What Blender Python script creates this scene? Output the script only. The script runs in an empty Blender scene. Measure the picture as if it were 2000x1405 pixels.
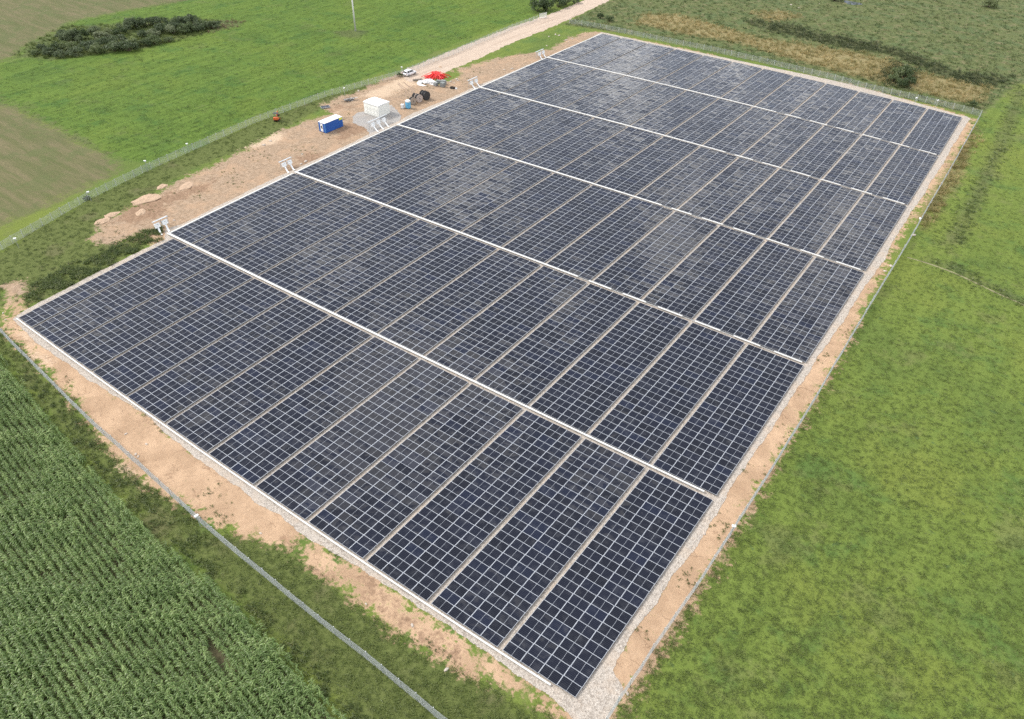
import bpy, math, random
import numpy as np
from mathutils import Matrix, Vector, Euler

R = math.radians
rng = np.random.default_rng(7)
random.seed(7)
scene = bpy.context.scene
C = scene.collection

# ------------------------------------------------------------------ camera
cam_data = bpy.data.cameras.new("camera")
cam = bpy.data.objects.new("camera", cam_data)
C.objects.link(cam)
cam_data.sensor_width = 36.0
cam_data.lens = 36.0 * 1477.06 / 2000.0
cam_data.clip_start = 1.0
cam_data.clip_end = 9000.0
cam.matrix_world = (Matrix.Translation((133.882, -36.401, 78.302)) @ Matrix.Rotation(0.610981, 4, "Z")
                    @ Matrix.Rotation(0.889345, 4, "X") @ Matrix.Rotation(0.017867, 4, "Z"))
scene.camera = cam
CAM = np.array([133.882, -36.401, 78.302])

# ------------------------------------------------------------------ light
SUN_EL, SUN_VEC = R(46), Vector((-0.86, -0.30, 0))
SUN_AZ = math.atan2(SUN_VEC.x, SUN_VEC.y)            # clockwise from +Y
world = bpy.data.worlds.new("World")
scene.world = world
world.use_nodes = True
wn = world.node_tree.nodes
wl = world.node_tree.links
wn.clear()
wout = wn.new("ShaderNodeOutputWorld")
wbg = wn.new("ShaderNodeBackground")
sky = wn.new("ShaderNodeTexSky")
sky.sky_type = "NISHITA"
sky.sun_disc = False
sky.sun_elevation = SUN_EL
sky.sun_rotation = SUN_AZ
sky.air_density = 1.0
sky.dust_density = 2.0
tc = wn.new("ShaderNodeTexCoord")
sep = wn.new("ShaderNodeSeparateXYZ")
zc = wn.new("ShaderNodeMath"); zc.operation = "MAXIMUM"; zc.inputs[1].default_value = 0.0
za = wn.new("ShaderNodeMath"); za.operation = "ADD"; za.inputs[1].default_value = 0.12
dv = wn.new("ShaderNodeVectorMath"); dv.operation = "DIVIDE"
cb = wn.new("ShaderNodeCombineXYZ")
cn = wn.new("ShaderNodeTexNoise")
cn.inputs["Scale"].default_value = 6.5
cn.inputs["Detail"].default_value = 3.0
cn.inputs["Roughness"].default_value = 0.56
cr = wn.new("ShaderNodeMapRange")
cr.interpolation_type = "SMOOTHSTEP"
cr.inputs[1].default_value = 0.55
cr.inputs[2].default_value = 0.585
cm = wn.new("ShaderNodeMix"); cm.data_type = "RGBA"
cm.inputs[7].default_value = (13.8, 13.55, 13.1, 1)     # cloud
wl.new(tc.outputs["Generated"], sep.inputs[0])
wl.new(sep.outputs[2], zc.inputs[0]); wl.new(zc.outputs[0], za.inputs[0])
for k in range(3):
    wl.new(za.outputs[0], cb.inputs[k])
wl.new(tc.outputs["Generated"], dv.inputs[0]); wl.new(cb.outputs[0], dv.inputs[1])
wl.new(dv.outputs[0], cn.inputs["Vector"])
wl.new(cn.outputs["Fac"], cr.inputs[0])
wl.new(cr.outputs[0], cm.inputs[0])
veil = wn.new("ShaderNodeMix"); veil.data_type = "RGBA"           # thin high cloud between the thick ones
veil.inputs[0].default_value = 0.6
veil.inputs[7].default_value = (4.5, 4.6, 4.9, 1)
wl.new(sky.outputs[0], veil.inputs[6])
wl.new(veil.outputs[2], cm.inputs[6])
wl.new(cm.outputs[2], wbg.inputs[0])
wbg.inputs[1].default_value = 0.10
wl.new(wbg.outputs[0], wout.inputs[0])

sun_d = bpy.data.lights.new("sun", "SUN")
sun_d.energy = 1.5
sun_d.angle = R(11)
sun_d.color = (1.0, 0.955, 0.89)
sun = bpy.data.objects.new("sun", sun_d)
C.objects.link(sun)
sdir = Vector((SUN_VEC.normalized().x * math.cos(SUN_EL), SUN_VEC.normalized().y * math.cos(SUN_EL), math.sin(SUN_EL)))
sun.rotation_euler = sdir.to_track_quat("Z", "Y").to_euler()
sun.location = (0, 0, 120)

scene.view_settings.view_transform = "Standard"
scene.view_settings.look = "None"
scene.view_settings.gamma = 1.0
scene.view_settings.use_curve_mapping = False
scene.view_settings.exposure = 1.16
scene.cycles.use_denoising = False
scene.cycles.max_bounces = 5
scene.cycles.diffuse_bounces = 3
scene.cycles.glossy_bounces = 2

# ------------------------------------------------------------------ surveyed plan (metres)
W = {"gravel": [(2.74, -0.08), (4.47, -0.09), (11.05, -0.95), (14.68, -1.01), (18.66, -1.07), (20.72, -0.86), (27.69, -1.24), (30.87, -1.02), (34.42, -0.91), (37.72, -0.79), (41.89, -0.52), (46.64, -1.09), (51.12, -1.42), (57.64, -1.69), (65.07, -1.68), (68.94, -2.04), (72.81, -1.64), (78.76, -2.06), (82.96, -1.6), (88.85, -1.28), (94.69, -1.14), (102.75, -0.99), (108.0, -1.06), (111.94, -1.1), (115.79, -1.15), (118.05, -1.51), (119.19, -3.14), (121.22, -1.66), (120.88, 1.21), (120.96, 3.03), (120.79, 4.01), (119.59, 4.91), (118.7, 5.34), (118.64, 6.03), (118.52, 7.14), (118.41, 9.58), (118.44, 12.06), (118.65, 13.94), (118.75, 16.72), (118.63, 19.81), (118.91, 23.51), (119.21, 27.82), (119.0, 30.51), (118.96, 34.2), (118.69, 39.51), (118.8, 43.64), (118.95, 49.3), (119.08, 54.78), (118.89, 61.09), (119.15, 66.48), (118.99, 73.54), (119.19, 80.51), (119.38, 88.36), (119.17, 95.67), (119.31, 103.57), (119.63, 112.17), (119.01, 121.22), (119.06, 128.5), (118.9, 137.54), (119.24, 147.0), (118.91, 155.61), (119.06, 164.1), (119.01, 172.95), (118.62, 178.49), (118.72, 186.73), (118.57, 194.78), (118.61, 204.34), (117.5, 205.36), (116.08, 205.21), (112.6, 205.88), (108.73, 206.81), (96.13, 209.35), (83.55, 211.62), (69.98, 212.11), (57.7, 211.71), (40.24, 211.64), (31.47, 211.57), (15.59, 211.18), (3.45, 211.34), (-3.39, 211.35), (-3.02, 205.43), (-2.03, 186.52), (-3.39, 175.96), (-4.01, 151.29), (-4.89, 140.98), (-4.62, 128.46), (-5.0, 122.13), (-5.49, 114.05), (-4.85, 106.73), (-5.17, 100.75), (-4.52, 89.59), (-4.31, 82.32), (-4.18, 70.01), (-4.24, 61.48), (-3.66, 52.4), (-3.14, 44.2), (-2.72, 37.55), (-3.76, 34.62), (-0.16, 32.12), (-0.19, 29.57), (0.38, 17.67), (1.45, 4.95), (2.02, 1.09)], "soil": [[(-9.75, 4.59), (-7.96, 7.44), (-5.21, 6.93), (0.44, 3.01), (7.42, 0.64), (21.49, 0.7), (47.78, -0.51), (76.69, -0.25), (81.2, -0.96), (78.89, -2.26), (77.65, -3.27), (75.62, -5.24), (71.57, -6.74), (67.95, -7.08), (65.53, -7.62), (62.35, -7.63), (59.07, -8.42), (53.01, -8.97), (46.62, -8.36), (40.9, -7.56), (34.92, -5.96), (29.08, -4.58), (24.81, -4.45), (17.56, -3.53), (11.93, -3.06), (5.55, -2.56), (1.36, -0.16), (-2.92, 2.48)], [(78.39, -4.18), (79.94, -2.37), (82.06, -1.78), (88.55, -1.23), (95.39, -1.48), (102.7, -1.02), (109.89, -1.08), (117.27, -1.28), (118.34, -2.47), (117.06, -2.43), (111.06, -2.72), (106.37, -2.92), (107.69, -3.26), (107.15, -4.37), (103.34, -4.53), (98.44, -4.91), (93.79, -4.97), (89.48, -4.77), (84.98, -4.56), (81.44, -4.6)], [(118.13, -2.63), (121.8, 0.04), (122.3, 4.42), (122.45, 13.55), (122.43, 26.38), (122.35, 34.86), (122.12, 53.09), (122.21, 64.45), (122.14, 71.9), (121.73, 80.79), (120.81, 98.8), (120.19, 111.15), (119.6, 126.72), (119.85, 141.87), (120.05, 159.91), (120.09, 178.43), (120.43, 192.29), (120.05, 203.59), (113.62, 206.19), (115.77, 116.46), (117.08, 21.52), (117.86, 1.88)], [(0.16, 29.33), (-6.14, 29.15), (-7.51, 23.05), (-11.7, 23.41), (-15.86, 27.62), (-17.19, 31.58), (-17.94, 39.74), (-20.57, 49.38), (-20.65, 57.08), (-21.69, 66.0), (-24.3, 78.45), (-24.52, 85.41), (-24.23, 92.22), (-22.55, 99.91), (-30.07, 101.72), (-30.1, 108.16), (-29.32, 116.55), (-30.38, 130.68), (-29.82, 135.79), (-21.97, 133.24), (-19.2, 135.4), (-15.11, 134.12), (-14.17, 138.2), (-13.32, 142.28), (-14.76, 145.81), (-18.98, 147.28), (-16.13, 163.31), (-10.64, 175.61), (-6.76, 183.48), (-8.78, 197.82), (-7.29, 209.04), (-2.65, 211.15), (-0.62, 169.72), (0.74, 131.09), (0.71, 101.01), (-0.82, 66.08), (0.9, 32.92)], [(7.74, 211.68), (21.36, 212.09), (40.24, 211.64), (38.01, 208.54), (21.79, 207.43), (7.5, 208.47)], [(80.35, 211.98), (99.1, 209.02), (110.77, 206.9), (119.18, 204.78), (117.35, 200.58), (91.64, 204.27)]], "pale": [[(14.19, -2.73), (15.25, -2.28), (18.17, -2.59), (20.94, -2.95), (20.92, -3.44), (17.89, -3.29), (16.22, -3.22)], [(47.79, -8.71), (49.51, -8.63), (51.12, -8.98), (52.43, -9.05), (53.76, -8.53), (53.63, -9.54), (52.09, -9.53), (50.0, -9.34), (48.52, -9.01)], [(8.01, -0.73), (8.71, -0.57), (12.27, -1.78), (12.0, -1.98)], [(46.95, -10.87), (48.51, -10.55), (50.34, -10.93), (48.72, -11.21)], [(-27.38, 78.56), (-25.83, 81.42), (-21.7, 82.93), (-19.28, 77.46), (-21.35, 72.73), (-23.85, 70.03)], [(-21.75, 99.13), (-25.83, 113.01), (-27.04, 133.86), (-19.57, 131.19), (-20.59, 122.28), (-18.95, 118.35), (-25.83, 113.01)]], "brown": [[(84.28, -3.9), (90.06, -2.79), (96.29, -2.49), (102.64, -2.78), (104.41, -2.7), (103.15, -3.4), (97.08, -3.38), (89.08, -3.51)], [(-15.99, 40.32), (-15.92, 48.07), (-14.76, 55.46), (-11.89, 50.5), (-12.34, 41.6), (-17.24, 34.96)], [(-19.14, 34.97), (-16.35, 48.38), (-12.34, 41.6), (-8.99, 35.55), (-12.94, 29.83)], [(-3.53, 70.85), (-4.64, 80.93), (-8.6, 77.9), (-8.38, 73.6)], [(-23.65, 99.06), (-22.2, 107.33), (-26.11, 105.28)], [(-16.77, 96.19), (-10.35, 101.14), (-5.81, 100.26), (-8.27, 87.91)]], "road": [(-30.93, 134.93), (-31.24, 148.21), (-31.85, 167.17), (-31.94, 196.63), (-30.37, 221.05), (-31.05, 248.36), (-22.97, 254.89), (-21.27, 224.75), (-20.54, 200.09), (-21.04, 181.45), (-19.7, 159.85), (-19.94, 144.72), (-19.2, 135.4), (-22.83, 131.45)], "roadN": [(-31.05, 248.36), (-30.69, 253.8), (-22.53, 260.41), (-22.97, 254.89)], "leftfield": [(-103.31, 43.04), (-98.73, 48.97), (-84.03, 49.62), (-43.2, 47.69), (-33.49, 52.22), (-37.74, 86.32), (-35.63, 117.02), (-34.64, 141.13), (-35.37, 171.56), (-34.06, 212.73), (-47.97, 263.78), (-289.59, 101.64), (-147.35, 63.92)], "stubble": [[(-113.14, 47.7), (-101.4, 50.32), (-85.07, 50.18), (-61.28, 49.21), (-47.32, 48.24), (-38.96, 46.61), (-34.86, 41.8), (-32.86, 29.01), (-31.96, 19.56), (-30.67, 8.6)], [(-223.24, 99.9), (-210.44, 105.28), (-191.57, 125.56), (-162.69, 146.92), (-148.85, 158.14), (-156.37, 127.12), (-158.78, 104.43), (-151.93, 94.0), (-145.26, 82.42), (-135.87, 71.67), (-137.45, 59.23)]], "rough": [(-19.24, 210.87), (-23.02, 246.81), (-20.87, 263.85), (125.93, 393.9), (138.91, 257.69), (124.5, 243.56), (121.88, 220.01), (120.5, 207.68), (104.73, 209.25), (73.49, 213.66), (38.46, 215.69), (9.41, 216.06)], "dry": [[(-2.19, 241.84), (9.18, 249.16), (43.47, 239.26), (63.95, 242.88), (83.86, 244.64), (93.7, 237.43), (106.38, 235.22), (113.71, 235.15), (118.56, 236.1), (118.11, 222.22), (114.3, 216.68), (102.49, 219.14), (87.24, 220.27), (67.14, 222.93), (41.5, 230.22), (19.44, 227.92), (0.36, 229.03)], [(29.38, 269.89), (37.99, 279.59), (45.95, 274.14), (38.5, 262.05)], [(116.48, 162.49), (118.53, 175.29), (120.48, 197.57), (123.53, 167.87), (122.73, 144.05), (122.2, 131.98)]], "dark": [[(32.44, 257.21), (46.0, 262.93), (58.66, 259.09), (73.11, 258.96), (87.32, 257.05), (96.91, 250.89), (106.11, 244.05), (117.52, 246.89), (122.07, 250.45), (120.76, 240.08), (115.87, 235.13), (106.07, 236.75), (97.29, 242.13), (86.01, 249.05), (70.96, 248.41), (54.72, 248.94), (42.89, 250.55)], [(87.76, 235.92), (92.42, 242.78), (98.19, 234.78), (98.46, 217.65), (93.56, 219.43), (89.15, 221.76)], [(124.5, 243.56), (128.06, 237.95), (130.07, 184.12), (130.63, 150.04), (130.64, 130.26), (128.09, 125.74), (127.94, 139.14), (127.65, 163.98), (127.31, 194.17)], [(126.52, 117.11), (130.86, 119.17), (136.45, 116.43), (145.24, 113.31), (145.48, 111.45), (139.25, 113.04), (133.47, 115.32)], [(-135.0, 73.64), (-145.26, 82.42), (-154.27, 99.93), (-145.6, 110.05), (-135.62, 127.96), (-124.58, 135.1), (-111.39, 142.29), (-108.11, 136.73), (-110.45, 122.41), (-111.96, 101.8), (-118.53, 87.92), (-123.76, 77.39)], [(-68.83, 161.66), (-65.28, 153.01), (-71.3, 150.48), (-77.69, 153.04), (-73.89, 159.21)]], "darkgrass": [(-17.23, 2.23), (-21.52, 10.05), (-27.9, 31.88), (-30.67, 48.4), (-32.34, 65.86), (-33.8, 83.05), (-33.25, 107.24), (-31.98, 113.42), (-28.27, 134.07), (-28.79, 163.34), (-30.1, 194.07), (-29.5, 209.42), (-26.53, 201.76), (-27.51, 175.6), (-27.76, 156.77), (-28.27, 135.24), (-28.14, 115.35), (-28.34, 103.54), (-24.78, 85.64), (-22.85, 70.8), (-23.0, 55.98), (-18.98, 41.07), (-15.44, 27.94), (-12.14, 22.57), (-5.66, 27.46), (-1.82, 34.23), (0.76, 17.96), (1.51, 3.81), (-8.54, 4.44), (-2.77, 0.6), (-5.63, -1.53)], "weedstrip": [(-1.8, -2.52), (4.15, -2.89), (25.54, -5.11), (37.01, -6.33), (47.79, -7.13), (58.96, -7.96), (67.98, -8.68), (71.44, -6.64), (77.35, -4.26), (81.72, -4.86), (89.68, -4.97), (98.65, -5.15), (107.44, -4.3), (116.99, -2.81), (117.84, -4.12), (102.27, -15.43), (99.72, -15.04), (88.27, -13.87), (74.18, -12.64), (62.24, -12.89), (48.27, -11.31), (33.67, -9.61), (10.28, -5.98), (4.12, -5.41)], "corn": [(2, -5.2), (12.5, -6.9), (35.5, -10.5), (50, -12.2), (63.5, -13.7), (75.3, -13.5), (89, -14.7), (100.3, -15.9), (112, -18), (112, -30), (74, -42), (60, -36), (30, -20), (0, -9)], "corn_gaps": [(52.12, -18.27), (56.59, -18.49), (57.97, -24.49), (63.72, -18.47), (48.19, -20.13), (83.97, -19.2), (82.09, -19.09), (51.46, -16.15), (62.14, -22.76)], "hedge": [(-0.75, 4.1), (-4.92, 8.21), (-4.75, 16.08), (-5.56, 26.27), (-5.95, 31.11), (-5.14, 34.37), (-2.63, 33.36), (-0.65, 28.72), (0.76, 17.96), (1.26, 8.64)], "fence_near": [(-20.5, -1.6), (4.58, -3.1), (15.29, -4.24), (25.89, -5.31), (37.21, -6.45), (47.79, -7.13), (58.96, -7.96), (63.29, -8.32), (68.39, -8.68), (86.69, -9.33), (98.1, -9.53), (106.81, -9.88)], "fence_right": [(121.08, 0.56), (121.32, 11.55), (121.74, 20.39), (122.05, 39.23), (122.14, 59.85), (122.01, 72.3), (121.84, 94.38), (121.82, 107.48), (121.69, 129.66), (121.48, 140.38), (121.32, 161.57), (120.5, 207.68)], "fence_far": [(-18.19, 213.38), (-4.26, 214.63), (20.87, 214.62), (37.64, 215.05), (56.77, 214.15), (77.88, 212.37), (88.45, 210.41), (97.7, 210.03), (106.23, 209.39), (117.31, 208.56), (120.5, 207.68)], "fence_left": [(-20.5, -1.6), (-21.72, 10.15), (-27.9, 31.88), (-30.67, 48.4), (-32.34, 65.86), (-33.8, 83.05), (-33.25, 107.24), (-31.98, 113.42), (-28.27, 134.07), (-28.79, 163.34), (-30.1, 194.07), (-29.5, 209.42)], "cams": [(-19.87, 12.94), (-27.03, 32.47), (-31.79, 60.88), (-29.59, 111.43), (-28.91, 134.91), (103.56, 205.17), (108.96, 206.84), (122.01, 30.03), (121.61, 130.08), (66.33, -8.84), (-30.25, 48.54)], "cabin": [(-15.71, 105.2), (-10.19, 105.09), (-10.22, 109.44)], "container": [(-16.19, 89.07), (-14.03, 89.14), (-13.91, 95.53)], "toilet": [(-9.11, 114.39), (-8.52, 114.67), (-8.39, 116.03)], "car": [(-25.97, 133.19), (-25.56, 133.94), (-25.85, 136.63)], "pole": [(-71.95, 158.39)], "excavator": [(-30.53, 87.35)], "pad": [(-16.83, 101.55), (-17.61, 104.67), (-16.7, 106.31), (-15.25, 111.26), (-14.33, 114.41), (-10.62, 112.44), (-6.49, 109.55), (-4.13, 105.94), (-4.34, 99.67), (-4.89, 95.86), (-8.77, 97.98), (-13.56, 98.66)], "mounds": [((-18.27, 40.09), 3.2), ((-17.93, 31.58), 1.6), ((-16.95, 28.98), 1.8), ((-20.99, 45.81), 1.5), ((-16.85, 49.28), 2.2), ((-14.07, 35.92), 1.5), ((-24.25, 147.42), 0.8)], "stones": [(73.28, -4.98), (91.28, -4.48), (97.49, -3.4), (104.04, -5.2), (47.73, -4.18), (43.53, -4.7), (48.94, -6.28), (48.3, -6.26), (-2.46, 41.88), (-1.68, 40.8), (-5.41, 37.98), (-9.92, 70.96), (-9.14, 76.73), (-5.37, 74.45), (-5.16, 72.8), (-21.48, 77.37), (-20.82, 74.7), (-11.95, 141.06), (-11.52, 138.59), (-13.16, 141.83), (-13.2, 138.96), (-16.38, 141.62), (-18.7, 142.72), (-14.56, 198.57), (-12.92, 198.34), (-15.06, 195.11), (-0.49, -0.02), (1.83, -0.75), (115.85, 181.21), (116.78, 179.08), (121.95, 126.34), (121.26, 110.78), (120.79, 108.09), (119.01, 28.57), (118.41, 31.01), (121.32, 4.05), (116.96, 6.68), (-29.32, 116.55), (-5.45, 159.71), (-6.77, 157.45), (-9.85, 185.98), (-6.59, 194.35), (-7.35, 198.2), (-8.21, 195.28), (41.19, 287.83), (45.58, 299.16), (37.18, 290.42)], "pond": [(52.04, 311.41), (58.19, 311.32), (59.7, 309.55), (57.81, 307.04), (55.29, 305.99), (52.45, 308.69)], "shrubs": [((-132.26, 77.1), 1.8), ((-135.35, 81.29), 2.0), ((-129.15, 79.55), 2.0), ((-130.94, 83.43), 2.6), ((-124.12, 80.92), 2.2), ((-141.74, 92.37), 3.0), ((-128.03, 85.72), 3.0), ((-134.93, 90.59), 3.6), ((-122.29, 84.96), 2.6), ((-136.61, 94.26), 3.2), ((-123.94, 90.3), 3.4), ((-139.02, 101.22), 2.4), ((-119.16, 90.05), 2.6), ((-129.69, 98.3), 3.0), ((-123.04, 95.11), 2.8), ((-133.56, 102.56), 2.6), ((-116.63, 94.72), 3.2), ((-122.6, 100.34), 2.6), ((-131.27, 105.87), 2.4), ((-134.57, 110.9), 3.4), ((-113.19, 97.43), 3.4), ((-115.7, 100.91), 2.6), ((-134.29, 114.27), 3.4), ((-123.2, 109.29), 2.2), ((-113.29, 104.2), 2.2), ((-133.44, 118.14), 3.2), ((-120.54, 111.41), 2.4), ((-113.39, 106.93), 2.6), ((-131.48, 121.31), 3.0), ((-122.19, 116.12), 2.8), ((-111.64, 111.16), 1.8), ((-118.47, 117.56), 3.0), ((-120.66, 121.98), 3.6), ((-115.82, 121.18), 3.2), ((-121.03, 126.43), 3.8), ((-114.71, 125.15), 2.8), ((-115.33, 128.59), 2.6), ((-113.02, 129.63), 2.2), ((-113.68, 132.29), 1.8)], "bushes_road": [((-36.52, 219.76), 3.6), ((-34.57, 223.17), 3.4), ((-33.59, 229.58), 3.2), ((-32.87, 233.99), 2.6), ((-31.82, 238.73), 2.2)], "dark_bushes": [((93.24, 227.91), 2.6), ((95.3, 229.52), 2.8), ((93.82, 221.35), 2.2), ((97.95, 222.86), 2.2), ((96.9, 219.21), 1.8), ((117.35, 214.98), 1.4), ((100.89, 337.8), 3.0), ((48.98, 307.92), 3.0), ((-28.48, 32.34), 0.8), ((-8.05, 224.86), 1.8), ((-12.79, 226.25), 1.6), ((-28.14, 133.01), 1.0)], "ruts": [[(-24.87, 128.73), (-22.3, 127.41), (-19.51, 126.32), (-17.51, 125.08), (-16.52, 123.48), (-16.85, 120.89), (-18.09, 117.42), (-19.17, 116.2)], [(-24.06, 130.2), (-21.49, 128.87), (-18.92, 128.0), (-16.49, 126.27), (-14.86, 123.59), (-14.96, 120.42), (-17.17, 116.43), (-17.58, 114.98)], [(-24.29, 127.93), (-22.13, 126.72), (-19.53, 125.5), (-17.91, 124.37), (-16.8, 122.47), (-16.97, 120.21)], [(-22.28, 129.08), (-19.36, 127.66), (-16.93, 125.93), (-15.62, 123.78), (-15.4, 121.24)]], "path": [(123.04, 116.19), (126.7, 116.29), (131.55, 115.71), (135.43, 114.54), (140.15, 112.86), (144.62, 111.62), (148.17, 109.86)], "vis": [(-206.72, 103.41), (110.73, 359.84), (156.29, 26.11), (70.47, -36.32)]}
CF = [[59.7949, 100.9634], [0.6106, 101.8868], [0.4232, -2.1407], [-0.1596, -1.7889], [0.0534, 0.7906], [-0.02, -0.2479], [60.9957, 0.5995], [-0.0763, -1.4576], [-1.4267, -2.0628], [0.559, 0.3805], [-0.1769, 0.023], [0.2094, -0.9359], [-1.4123, -1.5053], [0.2037, 0.2543], [0.0304, 0.0145], [-0.9078, -0.1625], [0.1201, -0.2097], [0.0127, 0.1328], [-0.1659, -0.0117], [0.0872, -0.0239], [-0.0247, -0.0019]]


def plan(x, y):
    """array grid metres -> site metres (the array is not perfectly square)"""
    a, b = x / 60.0 - 1.0, y / 100.0 - 1.0
    px = py = 0.0
    k = 0
    for i in range(6):
        for j in range(6 - i):
            t = a ** i * b ** j
            px += CF[k][0] * t
            py += CF[k][1] * t
            k += 1
    return px, py

PITCH_C, PITCH_R, GAP, TRAY = 2.40, 1.3593, 0.6744, 1.0444
PZ = 0.32                                             # height of the panel plane

# ------------------------------------------------------------------ node helper
class NT:
    def __init__(s, name, tree=None):
        if tree is None:
            s.mat = bpy.data.materials.new(name)
            s.mat.use_nodes = True
            s.t = s.mat.node_tree
            s.t.nodes.clear()
            s.out = s.t.nodes.new("ShaderNodeOutputMaterial")
        else:
            s.t = tree
    def put(s, sock, v):
        if v is None:
            return
        if hasattr(v, "is_output"):
            s.t.links.new(v, sock)
        elif isinstance(v, (tuple, list)):
            v = tuple(v)
            if len(v) == 3 and len(sock.default_value) == 4:
                v = v + (1.0,)
            sock.default_value = v
        else:
            try:
                sock.default_value = v
            except TypeError:
                sock.default_value = (v,) * len(sock.default_value)
    def n(s, typ, **props):
        nd = s.t.nodes.new(typ)
        for k, v in props.items():
            setattr(nd, k, v)
        return nd
    def math(s, op, a, b=None, c=None, clamp=False):
        nd = s.n("ShaderNodeMath", operation=op, use_clamp=clamp)
        for k, v in enumerate((a, b, c)):
            s.put(nd.inputs[k], v)
        return nd.outputs[0]
    def mix(s, f, a, b):
        nd = s.n("ShaderNodeMix", data_type="RGBA")
        s.put(nd.inputs[0], f); s.put(nd.inputs[6], a); s.put(nd.inputs[7], b)
        return nd.outputs[2]
    def mul(s, a, b):
        nd = s.n("ShaderNodeMix", data_type="RGBA", blend_type="MULTIPLY")
        nd.inputs[0].default_value = 1.0
        s.put(nd.inputs[6], a); s.put(nd.inputs[7], b)
        return nd.outputs[2]
    def noise(s, scale, detail=3.0, vec=None, rough=0.55, dist=0.0, out="Fac"):
        nd = s.n("ShaderNodeTexNoise")
        s.put(nd.inputs["Scale"], scale); s.put(nd.inputs["Detail"], detail)
        s.put(nd.inputs["Roughness"], rough); s.put(nd.inputs["Distortion"], dist)
        if vec is not None:
            s.put(nd.inputs["Vector"], vec)
        return nd.outputs[out]
    def step(s, v, lo, hi, a=0.0, b=1.0):
        nd = s.n("ShaderNodeMapRange", interpolation_type="SMOOTHSTEP")
        s.put(nd.inputs[0], v); s.put(nd.inputs[1], lo); s.put(nd.inputs[2], hi); s.put(nd.inputs[3], a); s.put(nd.inputs[4], b)
        return nd.outputs[0]
    def pos(s):
        return s.n("ShaderNodeNewGeometry").outputs["Position"]
    def obj(s):
        return s.n("ShaderNodeTexCoord").outputs["Object"]
    def uv(s):
        return s.n("ShaderNodeTexCoord").outputs["UV"]
    def rand(s):
        return s.n("ShaderNodeObjectInfo").outputs["Random"]
    def attr(s, name):
        return s.n("ShaderNodeAttribute", attribute_name=name).outputs["Fac"]
    def scale(s, v, k):
        nd = s.n("ShaderNodeVectorMath", operation="MULTIPLY")
        s.put(nd.inputs[0], v); s.put(nd.inputs[1], k)
        return nd.outputs[0]
    def add(s, a, b):
        nd = s.n("ShaderNodeVectorMath", operation="ADD")
        s.put(nd.inputs[0], a); s.put(nd.inputs[1], b)
        return nd.outputs[0]
    def xyz(s, v):
        return s.n("ShaderNodeSeparateXYZ").inputs[0], v
    def sep(s, v):
        nd = s.n("ShaderNodeSeparateXYZ")
        s.put(nd.inputs[0], v)
        return nd.outputs
    def bump(s, h, strength=0.3, dist=0.1):
        nd = s.n("ShaderNodeBump")
        s.put(nd.inputs["Height"], h); s.put(nd.inputs["Strength"], strength); s.put(nd.inputs["Distance"], dist)
        return nd.outputs[0]
    def bsdf(s, col, rough=0.8, metal=0.0, normal=None, ior=1.45, spec=0.5, trans=None):
        b = s.n("ShaderNodeBsdfPrincipled")
        s.put(b.inputs["Base Color"], col); s.put(b.inputs["Roughness"], rough); s.put(b.inputs["Metallic"], metal)
        s.put(b.inputs["IOR"], ior); s.put(b.inputs["Specular IOR Level"], spec)
        if normal is not None:
            s.put(b.inputs["Normal"], normal)
        s.t.links.new(b.outputs[0], s.out.inputs[0])
        return b

MAT = {}
def plain(name, col, rough=0.6, metal=0.0, var=0.12, scale=3.0, bump=0.0, spec=0.5):
    """a painted or raw surface: base colour with grime and a little relief"""
    m = NT(name)
    p = m.obj()
    n1 = m.noise(scale, 5.0, p)
    n2 = m.noise(scale * 9, 3.0, p)
    f = m.math("MULTIPLY_ADD", m.math("ADD", m.math("MULTIPLY", n1, 0.7), m.math("MULTIPLY", n2, 0.3)), 2 * var, 1 - var)
    cb_ = m.n("ShaderNodeCombineXYZ")
    for k in range(3):
        m.put(cb_.inputs[k], f)
    c = m.mul(col, cb_.outputs[0])
    nrm = m.bump(n2, bump, 0.02) if bump else None
    m.bsdf(c, m.math("MULTIPLY_ADD", n1, 0.2, rough - 0.1), metal, nrm, spec=spec)
    MAT[name] = m.mat
    return m.mat

def leafy(name, stops, hue_scale=0.05, rough=0.6, vary=0.5, trans=0.25):
    """foliage: colour drifts with position and from plant to plant"""
    m = NT(name)
    p = m.pos()
    f = m.math("ADD", m.math("MULTIPLY", m.noise(hue_scale, 4.0, p), 1.0 - vary * 0.5),
               m.math("MULTIPLY", m.math("SUBTRACT", m.rand(), 0.5), vary))
    f = m.math("ADD", f, m.math("MULTIPLY", m.math("SUBTRACT", m.noise(2.5, 2.0, p), 0.5), 0.5))
    rp = m.n("ShaderNodeValToRGB")
    el = rp.color_ramp.elements
    el[0].position, el[1].position = stops[0][0], stops[-1][0]
    el[0].color, el[1].color = stops[0][1] + (1,), stops[-1][1] + (1,)
    for q, c in stops[1:-1]:
        e = el.new(q); e.color = c + (1,)
    m.put(rp.inputs[0], f)
    b = m.n("ShaderNodeBsdfDiffuse"); m.put(b.inputs[0], rp.outputs[0])
    t = m.n("ShaderNodeBsdfTranslucent"); m.put(t.inputs[0], rp.outputs[0])
    mx = m.n("ShaderNodeMixShader"); mx.inputs[0].default_value = trans
    m.t.links.new(b.outputs[0], mx.inputs[1]); m.t.links.new(t.outputs[0], mx.inputs[2])
    g = m.n("ShaderNodeBsdfGlossy"); g.inputs["Roughness"].default_value = 0.45
    mg = m.n("ShaderNodeMixShader"); mg.inputs[0].default_value = 0.035
    m.t.links.new(mx.outputs[0], mg.inputs[1]); m.t.links.new(g.outputs[0], mg.inputs[2])
    m.t.links.new(mg.outputs[0], m.out.inputs[0])
    MAT[name] = m.mat
    return m.mat

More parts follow.
